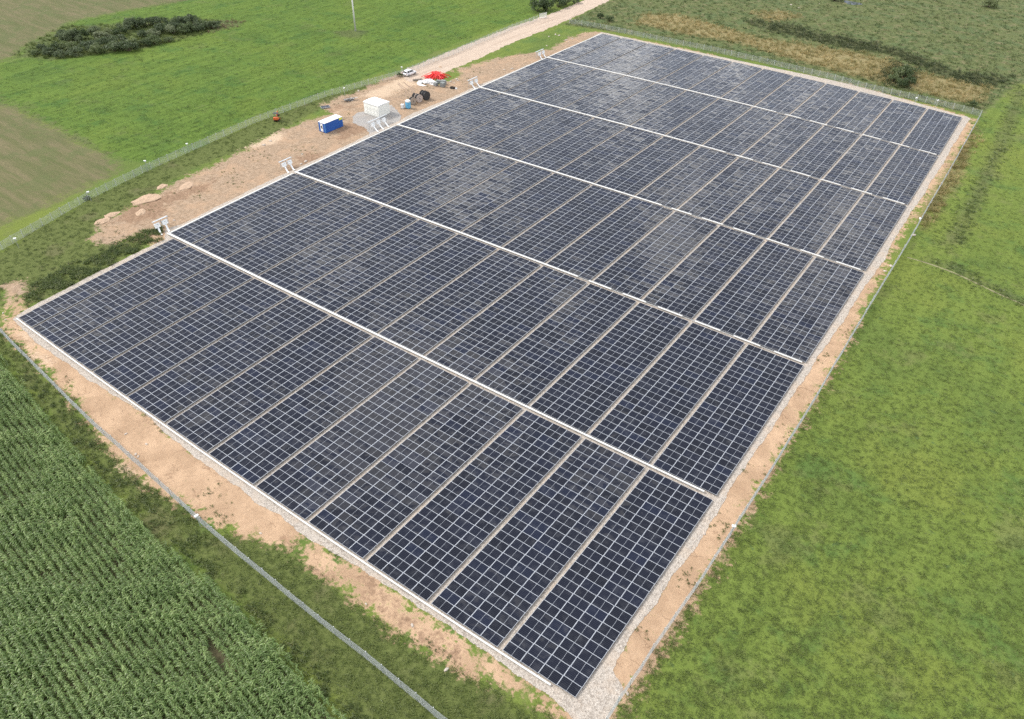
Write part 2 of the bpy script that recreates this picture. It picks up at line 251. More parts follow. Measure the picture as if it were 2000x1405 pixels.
# ------------------------------------------------------------------ mesh helper
class MB:
    def __init__(s):
        s.v, s.f, s.m = [], [], []
    def quad(s, a, b, c, d, mi=0):
        k = len(s.v); s.v += [a, b, c, d]; s.f.append((k, k + 1, k + 2, k + 3)); s.m.append(mi)
    def tri(s, a, b, c, mi=0):
        k = len(s.v); s.v += [a, b, c]; s.f.append((k, k + 1, k + 2)); s.m.append(mi)
    def box(s, lo, hi, mi=0, M=None, bevel=0.0):
        x0, y0, z0 = lo; x1, y1, z1 = hi
        k = len(s.v)
        if bevel:
            b = bevel
            pts = []
            for z, i in ((z0, 0), (z1 - b, 0), (z1, b)):
                for (x, y) in ((x0 + b + i, y0 + i), (x1 - b - i, y0 + i), (x1 - i, y0 + b + i), (x1 - i, y1 - b - i),
                               (x1 - b - i, y1 - i), (x0 + b + i, y1 - i), (x0 + i, y1 - b - i), (x0 + i, y0 + b + i)):
                    pts.append((x, y, z))
            fs = [tuple(range(7, -1, -1))] + [(r * 8 + i, r * 8 + (i + 1) % 8, r * 8 + 8 + (i + 1) % 8, r * 8 + 8 + i) for r in (0, 1) for i in range(8)] + [tuple(range(16, 24))]
        else:
            pts = [(x0, y0, z0), (x1, y0, z0), (x1, y1, z0), (x0, y1, z0), (x0, y0, z1), (x1, y0, z1), (x1, y1, z1), (x0, y1, z1)]
            fs = [(3, 2, 1, 0), (4, 5, 6, 7), (0, 1, 5, 4), (1, 2, 6, 5), (2, 3, 7, 6), (3, 0, 4, 7)]
        if M is not None:
            pts = [tuple(M @ Vector(p)) for p in pts]
        s.v += pts
        for f in fs:
            s.f.append(tuple(k + i for i in f)); s.m.append(mi)
        return s
    def tube(s, pts, rad, n=6, mi=0, cap=True):
        """a round bar through the points; rad may be one number or one per point"""
        pts = [Vector(p) for p in pts]
        if not hasattr(rad, "__len__"):
            rad = [rad] * len(pts)
        k = len(s.v)
        for i, p in enumerate(pts):
            d = (pts[min(i + 1, len(pts) - 1)] - pts[max(i - 1, 0)])
            d = d.normalized() if d.length > 1e-9 else Vector((0, 0, 1))
            a = d.orthogonal().normalized() if abs(d.z) > 0.99 else d.cross(Vector((0, 0, 1))).normalized()
            b = d.cross(a)
            for j in range(n):
                t = 2 * math.pi * j / n
                s.v.append(tuple(p + (a * math.cos(t) + b * math.sin(t)) * rad[i]))
        for i in range(len(pts) - 1):
            for j in range(n):
                s.f.append((k + i * n + j, k + i * n + (j + 1) % n, k + (i + 1) * n + (j + 1) % n, k + (i + 1) * n + j)); s.m.append(mi)
        if cap:
            s.f.append(tuple(k + j for j in range(n))[::-1]); s.m.append(mi)
            e = k + (len(pts) - 1) * n
            s.f.append(tuple(e + j for j in range(n))); s.m.append(mi)
        return s
    def mesh(s, name, mats, smooth=False):
        me = bpy.data.meshes.new(name)
        me.from_pydata(s.v, [], s.f)
        for m in (mats if isinstance(mats, (list, tuple)) else [mats]):
            me.materials.append(m)
        if any(s.m):
            me.polygons.foreach_set("material_index", s.m)
        if smooth:
            me.polygons.foreach_set("use_smooth", [True] * len(me.polygons))
        me.update()
        return me
    def build(s, name, mats, parent=None, smooth=False, loc=None):
        return link(name, s.mesh(name, mats, smooth), parent, loc)

def link(name, data, parent=None, loc=None, rotz=0.0):
    o = bpy.data.objects.new(name, data)
    C.objects.link(o)
    if parent is not None:
        o.parent = parent
    if loc is not None:
        o.location = loc
    if rotz:
        o.rotation_euler = (0, 0, rotz)
    return o

def tag(o, label=None, cat=None, group=None, kind=None):
    for k, v in (("label", label), ("category", cat), ("group", group), ("kind", kind)):
        if v:
            o[k] = v
    return o

def thing(name, label, cat, loc, rotz=0.0, group=None):
    o = link(name, None, None, loc, rotz)
    o.empty_display_size = 0.3
    return tag(o, label, cat, group)

def copy_tree(o, parent=None):
    c = o.copy()
    C.objects.link(c)
    c.parent = parent
    for ch in list(o.children):
        copy_tree(ch, c)
    return c

ORD = ["first", "second", "third", "fourth", "fifth", "sixth", "seventh", "eighth", "ninth", "tenth", "eleventh", "twelfth"]

UNITS = ["", "first", "second", "third", "fourth", "fifth", "sixth", "seventh", "eighth", "ninth", "tenth", "eleventh", "twelfth", "thirteenth", "fourteenth", "fifteenth", "sixteenth", "seventeenth", "eighteenth", "nineteenth"]
def nth(k):
    k += 1
    if k < 20:
        return UNITS[k]
    t = {2: "twent", 3: "thirt", 4: "fort"}[k // 10]
    return t + "ieth" if k % 10 == 0 else t + "y-" + UNITS[k % 10]

def sdist(px, py, poly):
    """signed distance to a closed polygon, positive inside"""
    best = np.full(px.shape, 1e18)
    inside = np.zeros(px.shape, bool)
    n = len(poly)
    for i in range(n):
        x0, y0 = poly[i]; x1, y1 = poly[(i + 1) % n]
        dx, dy = x1 - x0, y1 - y0
        L = dx * dx + dy * dy + 1e-12
        t = np.clip(((px - x0) * dx + (py - y0) * dy) / L, 0, 1)
        best = np.minimum(best, (px - x0 - t * dx) ** 2 + (py - y0 - t * dy) ** 2)
        c = (y0 > py) != (y1 > py)
        with np.errstate(divide="ignore", invalid="ignore"):
            xi = x0 + (py - y0) * dx / (dy if dy else 1e-12)
        inside ^= c & (px < xi)
    d = np.sqrt(best)
    return np.where(inside, d, -d)

def sdmax(px, py, polys):
    r = np.full(px.shape, -1e9)
    for p in polys:
        r = np.maximum(r, sdist(px, py, p))
    return r

# ------------------------------------------------------------------ ground
def grass_nodes(m, p, tint=(1, 1, 1)):
    """meadow colour from position: green, bluish clover patches, yellowed patches"""
    big = m.noise(0.030, 4.0, p, 0.6)
    mid = m.noise(0.13, 5.0, p, 0.65)
    fin = m.noise(1.3, 5.0, p, 0.75)
    vf = m.noise(4.2, 6.0, p, 0.78)
    c = m.mix(m.step(fin, 0.3, 0.7), (0.128, 0.164, 0.044), (0.146, 0.184, 0.052))
    c = m.mix(m.math("MULTIPLY", m.step(mid, 0.50, 0.66), 0.75), c, (0.078, 0.132, 0.046))
    c = m.mix(m.math("MULTIPLY", m.step(big, 0.48, 0.62), 0.6), c, (0.168, 0.186, 0.050))
    c = m.mix(m.math("MULTIPLY", m.step(big, 0.46, 0.36), 0.5), c, (0.082, 0.120, 0.040))
    c = m.mix(m.math("MULTIPLY", m.step(m.noise(0.09, 5.0, m.add(p, (31, 17, 0)), 0.7), 0.55, 0.66), 0.55), c, (0.150, 0.150, 0.075))
    c = m.mix(m.math("MULTIPLY", m.step(m.noise(0.33, 3.0, m.add(p, (7, 77, 0)), 0.6), 0.66, 0.72), 0.7), c, (0.060, 0.098, 0.052))
    c = m.mix(m.math("MULTIPLY", m.step(vf, 0.48, 0.70), 0.5), c, (0.215, 0.245, 0.100))
    c = m.mix(m.math("MULTIPLY", m.step(vf, 0.50, 0.30), 0.45), c, (0.070, 0.096, 0.026))
    return m.mul(m.mul(c, (0.86, 0.93, 0.70)), tint), fin, vf

def ground_material():
    m = NT("ground_cover")
    p = m.pos()
    g, fin, vf = grass_nodes(m, p)
    e1 = m.math("SUBTRACT", m.noise(0.35, 5.0, p, 0.65), 0.5)
    e2 = m.math("SUBTRACT", m.noise(1.6, 5.0, p, 0.7), 0.5)
    e3 = m.math("SUBTRACT", m.noise(0.12, 4.0, m.add(p, (9, 40, 0))), 0.5)
    def edge(a, k1=3.0, k2=2.0, w=0.35, off=0.0):
        v = m.math("ADD", m.attr(a), m.math("ADD", m.math("MULTIPLY", e1, k1), m.math("MULTIPLY", e2, k2)))
        return m.step(v, off - w, off + w)
    # the bright mown field beyond the yard, with faint wheel lines
    lf, _, _ = grass_nodes(m, m.add(p, (55, 5, 0)), (0.73, 0.87, 0.74))
    rot = m.n("ShaderNodeVectorRotate", rotation_type="Z_AXIS")
    m.put(rot.inputs["Vector"], p); rot.inputs["Angle"].default_value = R(-7)
    wv = m.noise(1.0, 3.0, m.scale(rot.outputs[0], (0.9, 0.03, 1)), 0.6)
    lf = m.mul(lf, m.mix(m.step(wv, 0.35, 0.65), (0.88, 0.9, 0.85), (1.12, 1.1, 1.1)))
    g = m.mix(edge("sd_left", 5.0, 4.0, 1.2), g, lf)
    mw = m.n("ShaderNodeVectorRotate", rotation_type="Z_AXIS")
    m.put(mw.inputs["Vector"], p); mw.inputs["Angle"].default_value = R(3)
    ml = m.noise(1.0, 3.0, m.scale(mw.outputs[0], (0.7, 0.025, 1)), 0.6)
    g = m.mul(g, m.mix(m.step(ml, 0.38, 0.62), (0.93, 0.94, 0.92), (1.07, 1.06, 1.06)))
    # rough pasture beyond the far fence
    ro = m.mix(m.step(fin, 0.3, 0.7), (0.080, 0.104, 0.036), (0.122, 0.138, 0.056))
    ro = m.mix(m.math("MULTIPLY", m.step(e3, -0.05, 0.15), 0.6), ro, (0.074, 0.112, 0.046))
    ro = m.mix(m.math("MULTIPLY", m.step(e1, 0.0, 0.16), 0.7), ro, (0.178, 0.155, 0.084))
    g = m.mix(edge("sd_rough", 4.0, 2.0, 1.5), g, ro)
    dr = m.mix(m.step(vf, 0.3, 0.7), (0.190, 0.158, 0.072), (0.310, 0.255, 0.135))
    dr = m.mix(m.step(e1, 0.0, 0.2), dr, (0.105, 0.112, 0.042))
    g = m.mix(m.math("MULTIPLY", edge("sd_dry", 14.0, 9.0, 2.5), 0.92), g, dr)
    # cut field: stubble in tired stripes
    sr = m.n("ShaderNodeVectorRotate", rotation_type="Z_AXIS")
    m.put(sr.inputs["Vector"], p); sr.inputs["Angle"].default_value = R(2)
    st = m.noise(1.0, 5.0, m.scale(sr.outputs[0], (0.05, 0.40, 1)), 0.75)
    sb = m.mix(m.step(st, 0.30, 0.72), (0.086, 0.098, 0.038), (0.160, 0.132, 0.078))
    sb = m.mix(m.math("MULTIPLY", m.step(vf, 0.5, 0.8), 0.7), sb, (0.24, 0.205, 0.112))
    sb = m.mix(m.math("MULTIPLY", m.step(m.math("ADD", e3, m.math("MULTIPLY", e1, 0.8)), 0.0, 0.14), 0.6), sb, (0.095, 0.112, 0.045))
    g = m.mix(m.math("MULTIPLY", edge("sd_stub", 12.0, 8.0, 2.5), 0.92), g, sb)
    # lush strip along the fences, and rank dark growth
    dg = m.mix(m.step(fin, 0.3, 0.7), (0.074, 0.096, 0.026), (0.116, 0.138, 0.044))
    dg = m.mix(m.math("MULTIPLY", m.step(e3, 0.05, 0.2), 0.5), dg, (0.13, 0.115, 0.065))
    g = m.mix(edge("sd_lush", 6.0, 5.0, 1.2), g, dg)
    dk = m.mix(m.step(fin, 0.35, 0.65), (0.062, 0.078, 0.030), (0.112, 0.108, 0.058))
    g = m.mix(m.math("MULTIPLY", edge("sd_dark", 3.5, 2.5, 1.8), 0.6), g, dk)
    # bare soil
    s1 = m.noise(0.22, 6.0, p, 0.65)
    s2 = m.noise(1.2, 6.0, p, 0.7)
    s3 = m.noise(7.0, 4.0, p, 0.7)
    so = m.mix(m.step(s1, 0.35, 0.68), (0.350, 0.235, 0.148), (0.480, 0.332, 0.214))
    so = m.mix(m.math("MULTIPLY", m.step(s2, 0.5, 0.75), 0.5), so, (0.300, 0.185, 0.115))
    so = m.mix(m.math("MULTIPLY", m.step(s3, 0.5, 0.75), 0.5), so, (0.550, 0.435, 0.325))
    so = m.mix(m.math("MULTIPLY", m.step(s3, 0.45, 0.25), 0.35), so, (0.230, 0.150, 0.100))
    cr_ = m.n("ShaderNodeTexVoronoi", feature="DISTANCE_TO_EDGE")
    m.put(cr_.inputs["Vector"], m.add(m.scale(p, (0.22, 0.55, 1)), m.scale(m.noise(0.8, 4.0, p, out="Color"), (1.2, 1.2, 0))))
    cr_.inputs["Scale"].default_value = 1.0
    rill = m.math("MULTIPLY", m.step(cr_.outputs["Distance"], 0.03, 0.0), m.step(e1, -0.02, 0.12))
    so = m.mix(m.math("MULTIPLY", rill, 0.7), so, (0.245, 0.150, 0.095))
    # cooler trampled earth on the yard side
    px = m.sep(p)[0]
    tr = m.mix(m.step(s2, 0.35, 0.7), (0.245, 0.175, 0.115), (0.390, 0.290, 0.205))
    tr = m.mix(m.math("MULTIPLY", m.step(s1, 0.45, 0.65), 0.6), tr, (0.395, 0.265, 0.170))
    tr = m.mix(m.math("MULTIPLY", m.step(s3, 0.5, 0.8), 0.4), tr, (0.52, 0.42, 0.33))
    so = m.mix(m.step(px, -1.0, -4.0), so, tr)
    so = m.mix(m.math("MULTIPLY", edge("sd_brown", 9.0, 7.0, 1.0), 0.8), so, m.mix(m.step(s2, 0.3, 0.7), (0.185, 0.115, 0.072), (0.290, 0.190, 0.125)))
    so = m.mix(m.math("MULTIPLY", edge("sd_pale", 6.0, 5.0, 1.1), 0.65), so, m.mix(m.step(s3, 0.3, 0.7), (0.500, 0.385, 0.270), (0.620, 0.480, 0.350)))
    # sparse seedlings on the soil
    wd = m.math("MULTIPLY", m.step(m.noise(1.1, 5.0, m.add(p, (3, 3, 0)), 0.75), 0.60, 0.70), m.step(m.noise(0.10, 3.0, m.add(p, (70, 3, 0))), 0.46, 0.62))
    so = m.mix(m.math("MULTIPLY", wd, 0.75), so, (0.085, 0.105, 0.036))
    sm = edge("sd_soil", 8.0, 7.0, 0.7)
    c = m.mix(sm, g, so)
    # ploughed earth under the maize
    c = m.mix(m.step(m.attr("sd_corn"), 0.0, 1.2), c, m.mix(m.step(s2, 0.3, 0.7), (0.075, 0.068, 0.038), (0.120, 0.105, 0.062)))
    hgt = m.math("ADD", m.math("MULTIPLY", fin, 0.5), m.math("MULTIPLY", vf, 0.5))
    hs = m.math("ADD", m.math("MULTIPLY", s2, 0.6), m.math("MULTIPLY", s3, 0.25))
    hs = m.math("SUBTRACT", hs, m.math("MULTIPLY", rill, 0.35))
    hm = m.n("ShaderNodeMix", data_type="FLOAT")
    m.put(hm.inputs[0], sm); m.put(hm.inputs[2], hgt); m.put(hm.inputs[3], hs)
    m.bsdf(c, 0.95, 0.0, m.bump(hm.outputs[0], m.math("MULTIPLY_ADD", sm, 0.40, 0.15), 0.35), spec=0.15)
    return m.mat

def make_ground():
    fx = np.arange(-240, 200.1, 1.25)
    fy = np.arange(-70, 410.1, 1.25)
    far = np.array([330, 600, 1200, 2500, 5000.0])
    xs = np.concatenate([-240 - far[::-1], fx, 200 + far])
    ys = np.concatenate([-70 - far[::-1], fy, 410 + far])
    X, Y = np.meshgrid(xs, ys)
    nx, ny = len(xs), len(ys)
    x, y = X.ravel(), Y.ravel()
    z = np.zeros_like(x)
    v = np.stack([x, y, z], 1)
    i = np.arange(nx * ny).reshape(ny, nx)
    f = np.stack([i[:-1, :-1], i[:-1, 1:], i[1:, 1:], i[1:, :-1]], -1).reshape(-1, 4)
    me = bpy.data.meshes.new("ground")
    me.vertices.add(len(v)); me.vertices.foreach_set("co", v.ravel())
    me.loops.add(f.size); me.loops.foreach_set("vertex_index", f.ravel().astype(np.int32))
    me.polygons.add(len(f)); me.polygons.foreach_set("loop_start", np.arange(0, f.size, 4, dtype=np.int32))
    me.update(calc_edges=True)
    def put(name, polys, lim=6.0):
        d = np.clip(sdmax(x, y, polys), -lim, lim)
        a = me.attributes.new(name, "FLOAT", "POINT")
        a.data.foreach_set("value", d.astype(np.float32))
    put("sd_soil", W["soil"]); put("sd_pale", W["pale"]); put("sd_brown", W["brown"])
    put("sd_left", [W["leftfield"]]); put("sd_stub", W["stubble"]); put("sd_rough", [W["rough"]])
    put("sd_dry", W["dry"]); put("sd_dark", W["dark"]); put("sd_lush", [W["darkgrass"], W["weedstrip"]]); put("sd_corn", [W["corn"]])
    me.materials.append(ground_material())
    tag(link("ground", me), "grass fields and bare earth round the solar park", None, None, "structure")

make_ground()

def ragged(poly, step=0.35, amp=0.25, seed=0):
    r = np.random.default_rng(seed)
    out = []
    n = len(poly)
    for i in range(n):
        a, b = np.array(poly[i]), np.array(poly[(i + 1) % n])
        L = np.linalg.norm(b - a)
        k = max(1, int(L / step))
        nrm = np.array([-(b - a)[1], (b - a)[0]]) / (L + 1e-9)
        for j in range(k):
            t = j / k
            s = b - a
            ph = (a + s * t)
            w_ = amp * (0.6 * math.sin(ph[0] * 0.9 + ph[1] * 0.7) + 0.5 * math.sin(ph[0] * 2.3 - ph[1] * 1.9) + r.normal(0, 0.35))
            out.append(tuple(ph + nrm * w_))
    return out

def sheet(name, poly, z, mat, label):
    """a flat layer with a ragged rim that turns down into the ground"""
    from mathutils.geometry import tessellate_polygon
    me = bpy.data.meshes.new(name)
    n = len(poly)
    cx = np.mean([p[0] for p in poly]); cy = np.mean([p[1] for p in poly])
    v = [(x, y, z) for x, y in poly] + [(x, y, -0.02) for x, y in poly]
    tris = tessellate_polygon([[Vector((x, y, 0)) for x, y in poly]])
    f = []
    for t in tris:
        a, b, c = (Vector(v[k]) for k in t)
        f.append(t if (b - a).cross(c - a).z > 0 else t[::-1])
    f += [(i, n + i, n + (i + 1) % n, (i + 1) % n) for i in range(n)]
    me.from_pydata(v, [], [tuple(q) for q in f])
    me.materials.append(mat)
    return tag(link(name, me), label, None, None, "structure")

def gravel_material(name, a, b, dark, big):
    m = NT(name)
    p = m.pos()
    vo = m.n("ShaderNodeTexVoronoi"); m.put(vo.inputs["Vector"], p); vo.inputs["Scale"].default_value = 14.0
    v2 = m.n("ShaderNodeTexVoronoi"); m.put(v2.inputs["Vector"], p); v2.inputs["Scale"].default_value = 5.0
    cell = m.sep(vo.outputs["Color"])[0]
    c2 = m.sep(v2.outputs["Color"])[1]
    c = m.mix(cell, a, b)
    c = m.mix(m.math("MULTIPLY", m.step(c2, 0.55, 0.9), 0.5), c, dark)
    c = m.mix(m.math("MULTIPLY", m.step(m.noise(0.35, 5.0, p, 0.65), 0.45, 0.68), 0.55), c, big)
    h = m.math("ADD", vo.outputs["Distance"], m.math("MULTIPLY", v2.outputs["Distance"], 1.5))
    m.bsdf(c, 0.9, 0.0, m.bump(h, 0.7, 0.06), spec=0.2)
    MAT[name] = m.mat
    return m.mat

GRAVEL = gravel_material("pale_gravel", (0.33, 0.295, 0.25), (0.55, 0.495, 0.435), (0.20, 0.165, 0.135), (0.47, 0.38, 0.295))
GREY_GRAVEL = gravel_material("grey_gravel", (0.27, 0.26, 0.245), (0.44, 0.42, 0.40), (0.17, 0.16, 0.15), (0.36, 0.32, 0.28))
sheet("gravel_bed", ragged(W["gravel"], 0.16, 0.11, 1), 0.035, GRAVEL, "pale gravel bed under and around the solar arrays")
sheet("gravel_pad", ragged(W["pad"], 0.2, 0.22, 2), 0.020, GREY_GRAVEL, "grey gravel pad round the white cabin")

def road_material():
    m = NT("dirt_road_surface")
    p = m.pos()
    s1 = m.noise(0.3, 5.0, p); s2 = m.noise(3.0, 6.0, p, 0.7)
    rt = m.n("ShaderNodeVectorRotate", rotation_type="Z_AXIS"); m.put(rt.inputs["Vector"], p); rt.inputs["Angle"].default_value = R(2)
    rut = m.noise(1.0, 3.0, m.scale(rt.outputs[0], (1.1, 0.03, 1)))
    c = m.mix(m.step(s2, 0.3, 0.7), (0.380, 0.300, 0.235), (0.520, 0.425, 0.340))
    c = m.mix(m.math("MULTIPLY", m.step(rut, 0.5, 0.68), 0.45), c, (0.290, 0.215, 0.160))
    c = m.mix(m.math("MULTIPLY", m.step(s1, 0.5, 0.7), 0.4), c, (0.56, 0.46, 0.37))
    m.bsdf(c, 0.95, 0, m.bump(s2, 0.4, 0.1), spec=0.15)
    return m.mat
sheet("dirt_road", ragged(W["road"], 0.6, 0.35, 3), 0.012, road_material(), "pale dirt road running up beside the yard")

def ribbon(name, pts, width, z, mat, label):
    P = [np.array(p) for p in pts]
    fine = []
    for i in range(len(P) - 1):                            # smooth curve through the points
        p0, p1, p2, p3 = P[max(i - 1, 0)], P[i], P[i + 1], P[min(i + 2, len(P) - 1)]
        for t in np.linspace(0, 1, 8, endpoint=False):
            fine.append(0.5 * ((2 * p1) + (p2 - p0) * t + (2 * p0 - 5 * p1 + 4 * p2 - p3) * t * t + (3 * p1 - p0 - 3 * p2 + p3) * t ** 3))
    fine.append(P[-1])
    m_ = MB()
    prev = None
    for i, p in enumerate(fine):
        d = fine[min(i + 1, len(fine) - 1)] - fine[max(i - 1, 0)]
        n_ = np.array([-d[1], d[0]]) / (np.linalg.norm(d) + 1e-9) * width / 2 * random.uniform(0.6, 1.2)
        cur = ((p[0] + n_[0], p[1] + n_[1], z), (p[0] - n_[0], p[1] - n_[1], z))
        if prev:
            m_.quad(prev[1], cur[1], cur[0], prev[0])
        prev = cur
    return tag(m_.build(name, mat), label, None, None, "structure")
plain("rut_soil", (0.27, 0.195, 0.140), 0.95, 0, 0.3, 1.5, 0.5)
for k, tr_ in enumerate(W["ruts"]):
    ribbon("tyre_track", tr_, 0.34, 0.006 + 0.002 * k, MAT["rut_soil"], "dark tyre track curving through the sandy yard")

plain("worn_grass", (0.225, 0.210, 0.115), 0.95, 0, 0.35, 1.2, 0.5)
ribbon("path", W["path"], 0.45, 0.006, MAT["worn_grass"], "thin worn path crossing the meadow")

# ------------------------------------------------------------------ materials for built things
plain("white_metal", (0.80, 0.81, 0.80), 0.45, 0, 0.06, 1.2)
plain("galvanised", (0.52, 0.55, 0.57), 0.42, 0.6, 0.12, 4.0)
plain("grey_metal", (0.33, 0.35, 0.36), 0.5, 0.4, 0.12, 4.0)
plain("dark_metal", (0.05, 0.052, 0.055), 0.5, 0.3, 0.2)
plain("black_rubber", (0.018, 0.018, 0.020), 0.75)
plain("cream_render", (0.80, 0.80, 0.74), 0.85, 0, 0.05, 0.8, 0.2)
plain("roof_white", (0.82, 0.82, 0.80), 0.7, 0, 0.06, 0.7)
plain("blue_paint", (0.022, 0.105, 0.40), 0.5, 0, 0.10, 0.8)
plain("light_blue", (0.12, 0.40, 0.62), 0.45, 0, 0.08, 1.0)
plain("yellow_sign", (0.75, 0.78, 0.10), 0.6, 0, 0.05)
plain("concrete", (0.44, 0.43, 0.40), 0.9, 0, 0.15, 2.0, 0.3)
plain("pale_concrete", (0.66, 0.65, 0.62), 0.85, 0, 0.10, 1.5, 0.2)
plain("tray_white", (0.64, 0.64, 0.61), 0.5, 0, 0.10, 1.5)
plain("orange_paint", (0.62, 0.13, 0.035), 0.45, 0, 0.12, 2.0)
plain("red_plastic", (0.75, 0.040, 0.036), 0.45, 0, 0.12, 2.0)
plain("drum_wood", (0.36, 0.29, 0.23), 0.85, 0, 0.25, 4.0, 0.3)
plain("drum_wood_pale", (0.46, 0.38, 0.33), 0.85, 0, 0.25, 4.0, 0.3)
plain("old_wood", (0.20, 0.17, 0.14), 0.9, 0, 0.3, 5.0, 0.4)
plain("grey_goods", (0.26, 0.28, 0.27), 0.75, 0, 0.25, 3.0)
plain("white_sheet", (0.74, 0.74, 0.73), 0.55, 0, 0.10, 2.0)
plain("car_paint", (0.80, 0.81, 0.82), 0.22, 0, 0.03, 1.0)
plain("car_glass", (0.012, 0.014, 0.016), 0.06, 0, 0.05)
plain("tail_red", (0.40, 0.015, 0.012), 0.3)
plain("stone", (0.46, 0.40, 0.34), 0.9, 0, 0.25, 3.0, 0.4)
plain("earth_heap", (0.42, 0.30, 0.205), 0.95, 0, 0.3, 1.2, 0.6)
plain("bark", (0.10, 0.075, 0.055), 0.95, 0, 0.3, 6.0, 0.5)
plain("frame_aluminium", (0.46, 0.49, 0.53), 0.38, 0.25, 0.05, 2.0)

def glass_material():
    m = NT("panel_glass")
    u, v, _ = m.sep(m.uv())
    rnd = m.math("FRACT", m.math("ADD", m.rand(), m.attr("pr")))
    r2 = m.math("FRACT", m.math("MULTIPLY", rnd, 37.7))
    r3 = m.math("FRACT", m.math("MULTIPLY", rnd, 91.3))
    cell = m.mix(r2, (0.0095, 0.0105, 0.016), (0.0115, 0.0135, 0.024))
    cell = m.mix(m.step(r3, 0.80, 1.0), cell, (0.012, 0.0155, 0.031))
    # gaps between the cell rows, and the bright joint across the middle
    fv = m.math("PINGPONG", m.math("MULTIPLY", v, 6.0), 0.5)
    row = m.step(fv, 0.10, 0.03)
    fu = m.math("PINGPONG", m.math("MULTIPLY", u, 20.0), 0.5)
    col = m.math("MULTIPLY", m.step(fu, 0.08, 0.02), 0.35)
    c = m.mix(m.math("MULTIPLY", m.math("MAXIMUM", row, col), 0.55), cell, (0.060, 0.068, 0.085))
    mid = m.step(m.math("ABSOLUTE", m.math("SUBTRACT", u, 0.5)), 0.0062, 0.0052)
    c = m.mix(mid, c, (0.40, 0.43, 0.47))
    # dried rain film, different on every pane
    p = m.pos()
    off = m.n("ShaderNodeCombineXYZ")
    m.put(off.inputs[0], m.math("MULTIPLY", r2, 50.0)); m.put(off.inputs[1], m.math("MULTIPLY", r3, 50.0))
    film = m.noise(0.9, 3.0, m.add(p, off.outputs[0]))
    c = m.mix(m.math("MULTIPLY", m.step(film, 0.48, 0.75), 0.05), c, (0.35, 0.36, 0.38))
    # each pane sags a little
    du = m.math("SUBTRACT", u, 0.5); dv_ = m.math("SUBTRACT", v, 0.5)
    bow = m.math("ADD", m.math("MULTIPLY", m.math("MULTIPLY", du, du), 4.0), m.math("MULTIPLY", m.math("MULTIPLY", dv_, dv_), 4.0))
    wav = m.noise(0.55, 1.0, m.add(p, off.outputs[0]))
    h = m.math("ADD", m.math("MULTIPLY", bow, m.math("MULTIPLY_ADD", r2, 0.016, -0.003)), m.math("MULTIPLY", wav, 0.030))
    m.bsdf(c, 0.04, 0.0, m.bump(h, 1.0, 1.0), ior=1.25)
    return m.mat
GLASS = glass_material()

# ------------------------------------------------------------------ solar arrays
PW, PH, LX, LY = PITCH_C - 0.014, PITCH_R - 0.014, 0.040, 0.028
def panel_geo():
    """glass quad, frame ring on top, skirt; returns verts, faces, material ids, uvs of the glass"""
    a, b = PW / 2, PH / 2
    o = [(-a, -b), (a, -b), (a, b), (-a, b)]
    i = [(-a + LX, -b + LY), (a - LX, -b + LY), (a - LX, b - LY), (-a + LX, b - LY)]
    v = [(x, y, 0.005) for x, y in o] + [(x, y, 0.005) for x, y in i] + [(x, y, -0.035) for x, y in o] + [(x, y, 0.0) for x, y in i]
    f = [(12, 13, 14, 15)] + [(k, (k + 1) % 4, 4 + (k + 1) % 4, 4 + k) for k in range(4)] + [(8 + k, 8 + (k + 1) % 4, (k + 1) % 4, k) for k in range(4)]
    return np.array(v), f, [0] + [1] * 8
PV, PF, PM = panel_geo()
def panel_mesh(name, mats4=None, rnd=None):
    """one panel, or many joined when a list of matrices is given"""
    L = mats4 or [Matrix()]
    n = len(PV)
    v, f, mi = [], [], []
    for k, M in enumerate(L):
        A = np.array(M)
        v.append(PV @ A[:3, :3].T + A[:3, 3])
        f += [tuple(i + k * n for i in q) for q in PF]
        mi += PM
    me = bpy.data.meshes.new(name)
    me.from_pydata(np.concatenate(v).tolist(), [], f)
    me.materials.append(GLASS); me.materials.append(MAT["frame_aluminium"])
    me.polygons.foreach_set("material_index", mi)
    uv = me.uv_layers.new(name="UVMap")
    q = np.zeros((len(L), 36, 2), np.float32)
    q[:, :4] = np.array([(0, 0), (1, 0), (1, 1), (0, 1)], np.float32)
    uv.data.foreach_set("uv", q.ravel())
    at = me.attributes.new("pr", "FLOAT", "FACE")
    at.data.foreach_set("value", np.repeat(np.array(rnd if rnd is not None else [0.0], np.float32), 9))
    me.update()
    return me
PANEL = panel_mesh("solar_panel")

def strip_x(s, c):
    """grid x of column edge c (0..4) in strip s; strip 0 is short"""
    base = 2 + 4 * (s - 1) if s else -1
    return (base + c) * PITCH_C + GAP * s

def row_y(b, r):
    return (b * 25 + r) * PITCH_R + TRAY * b

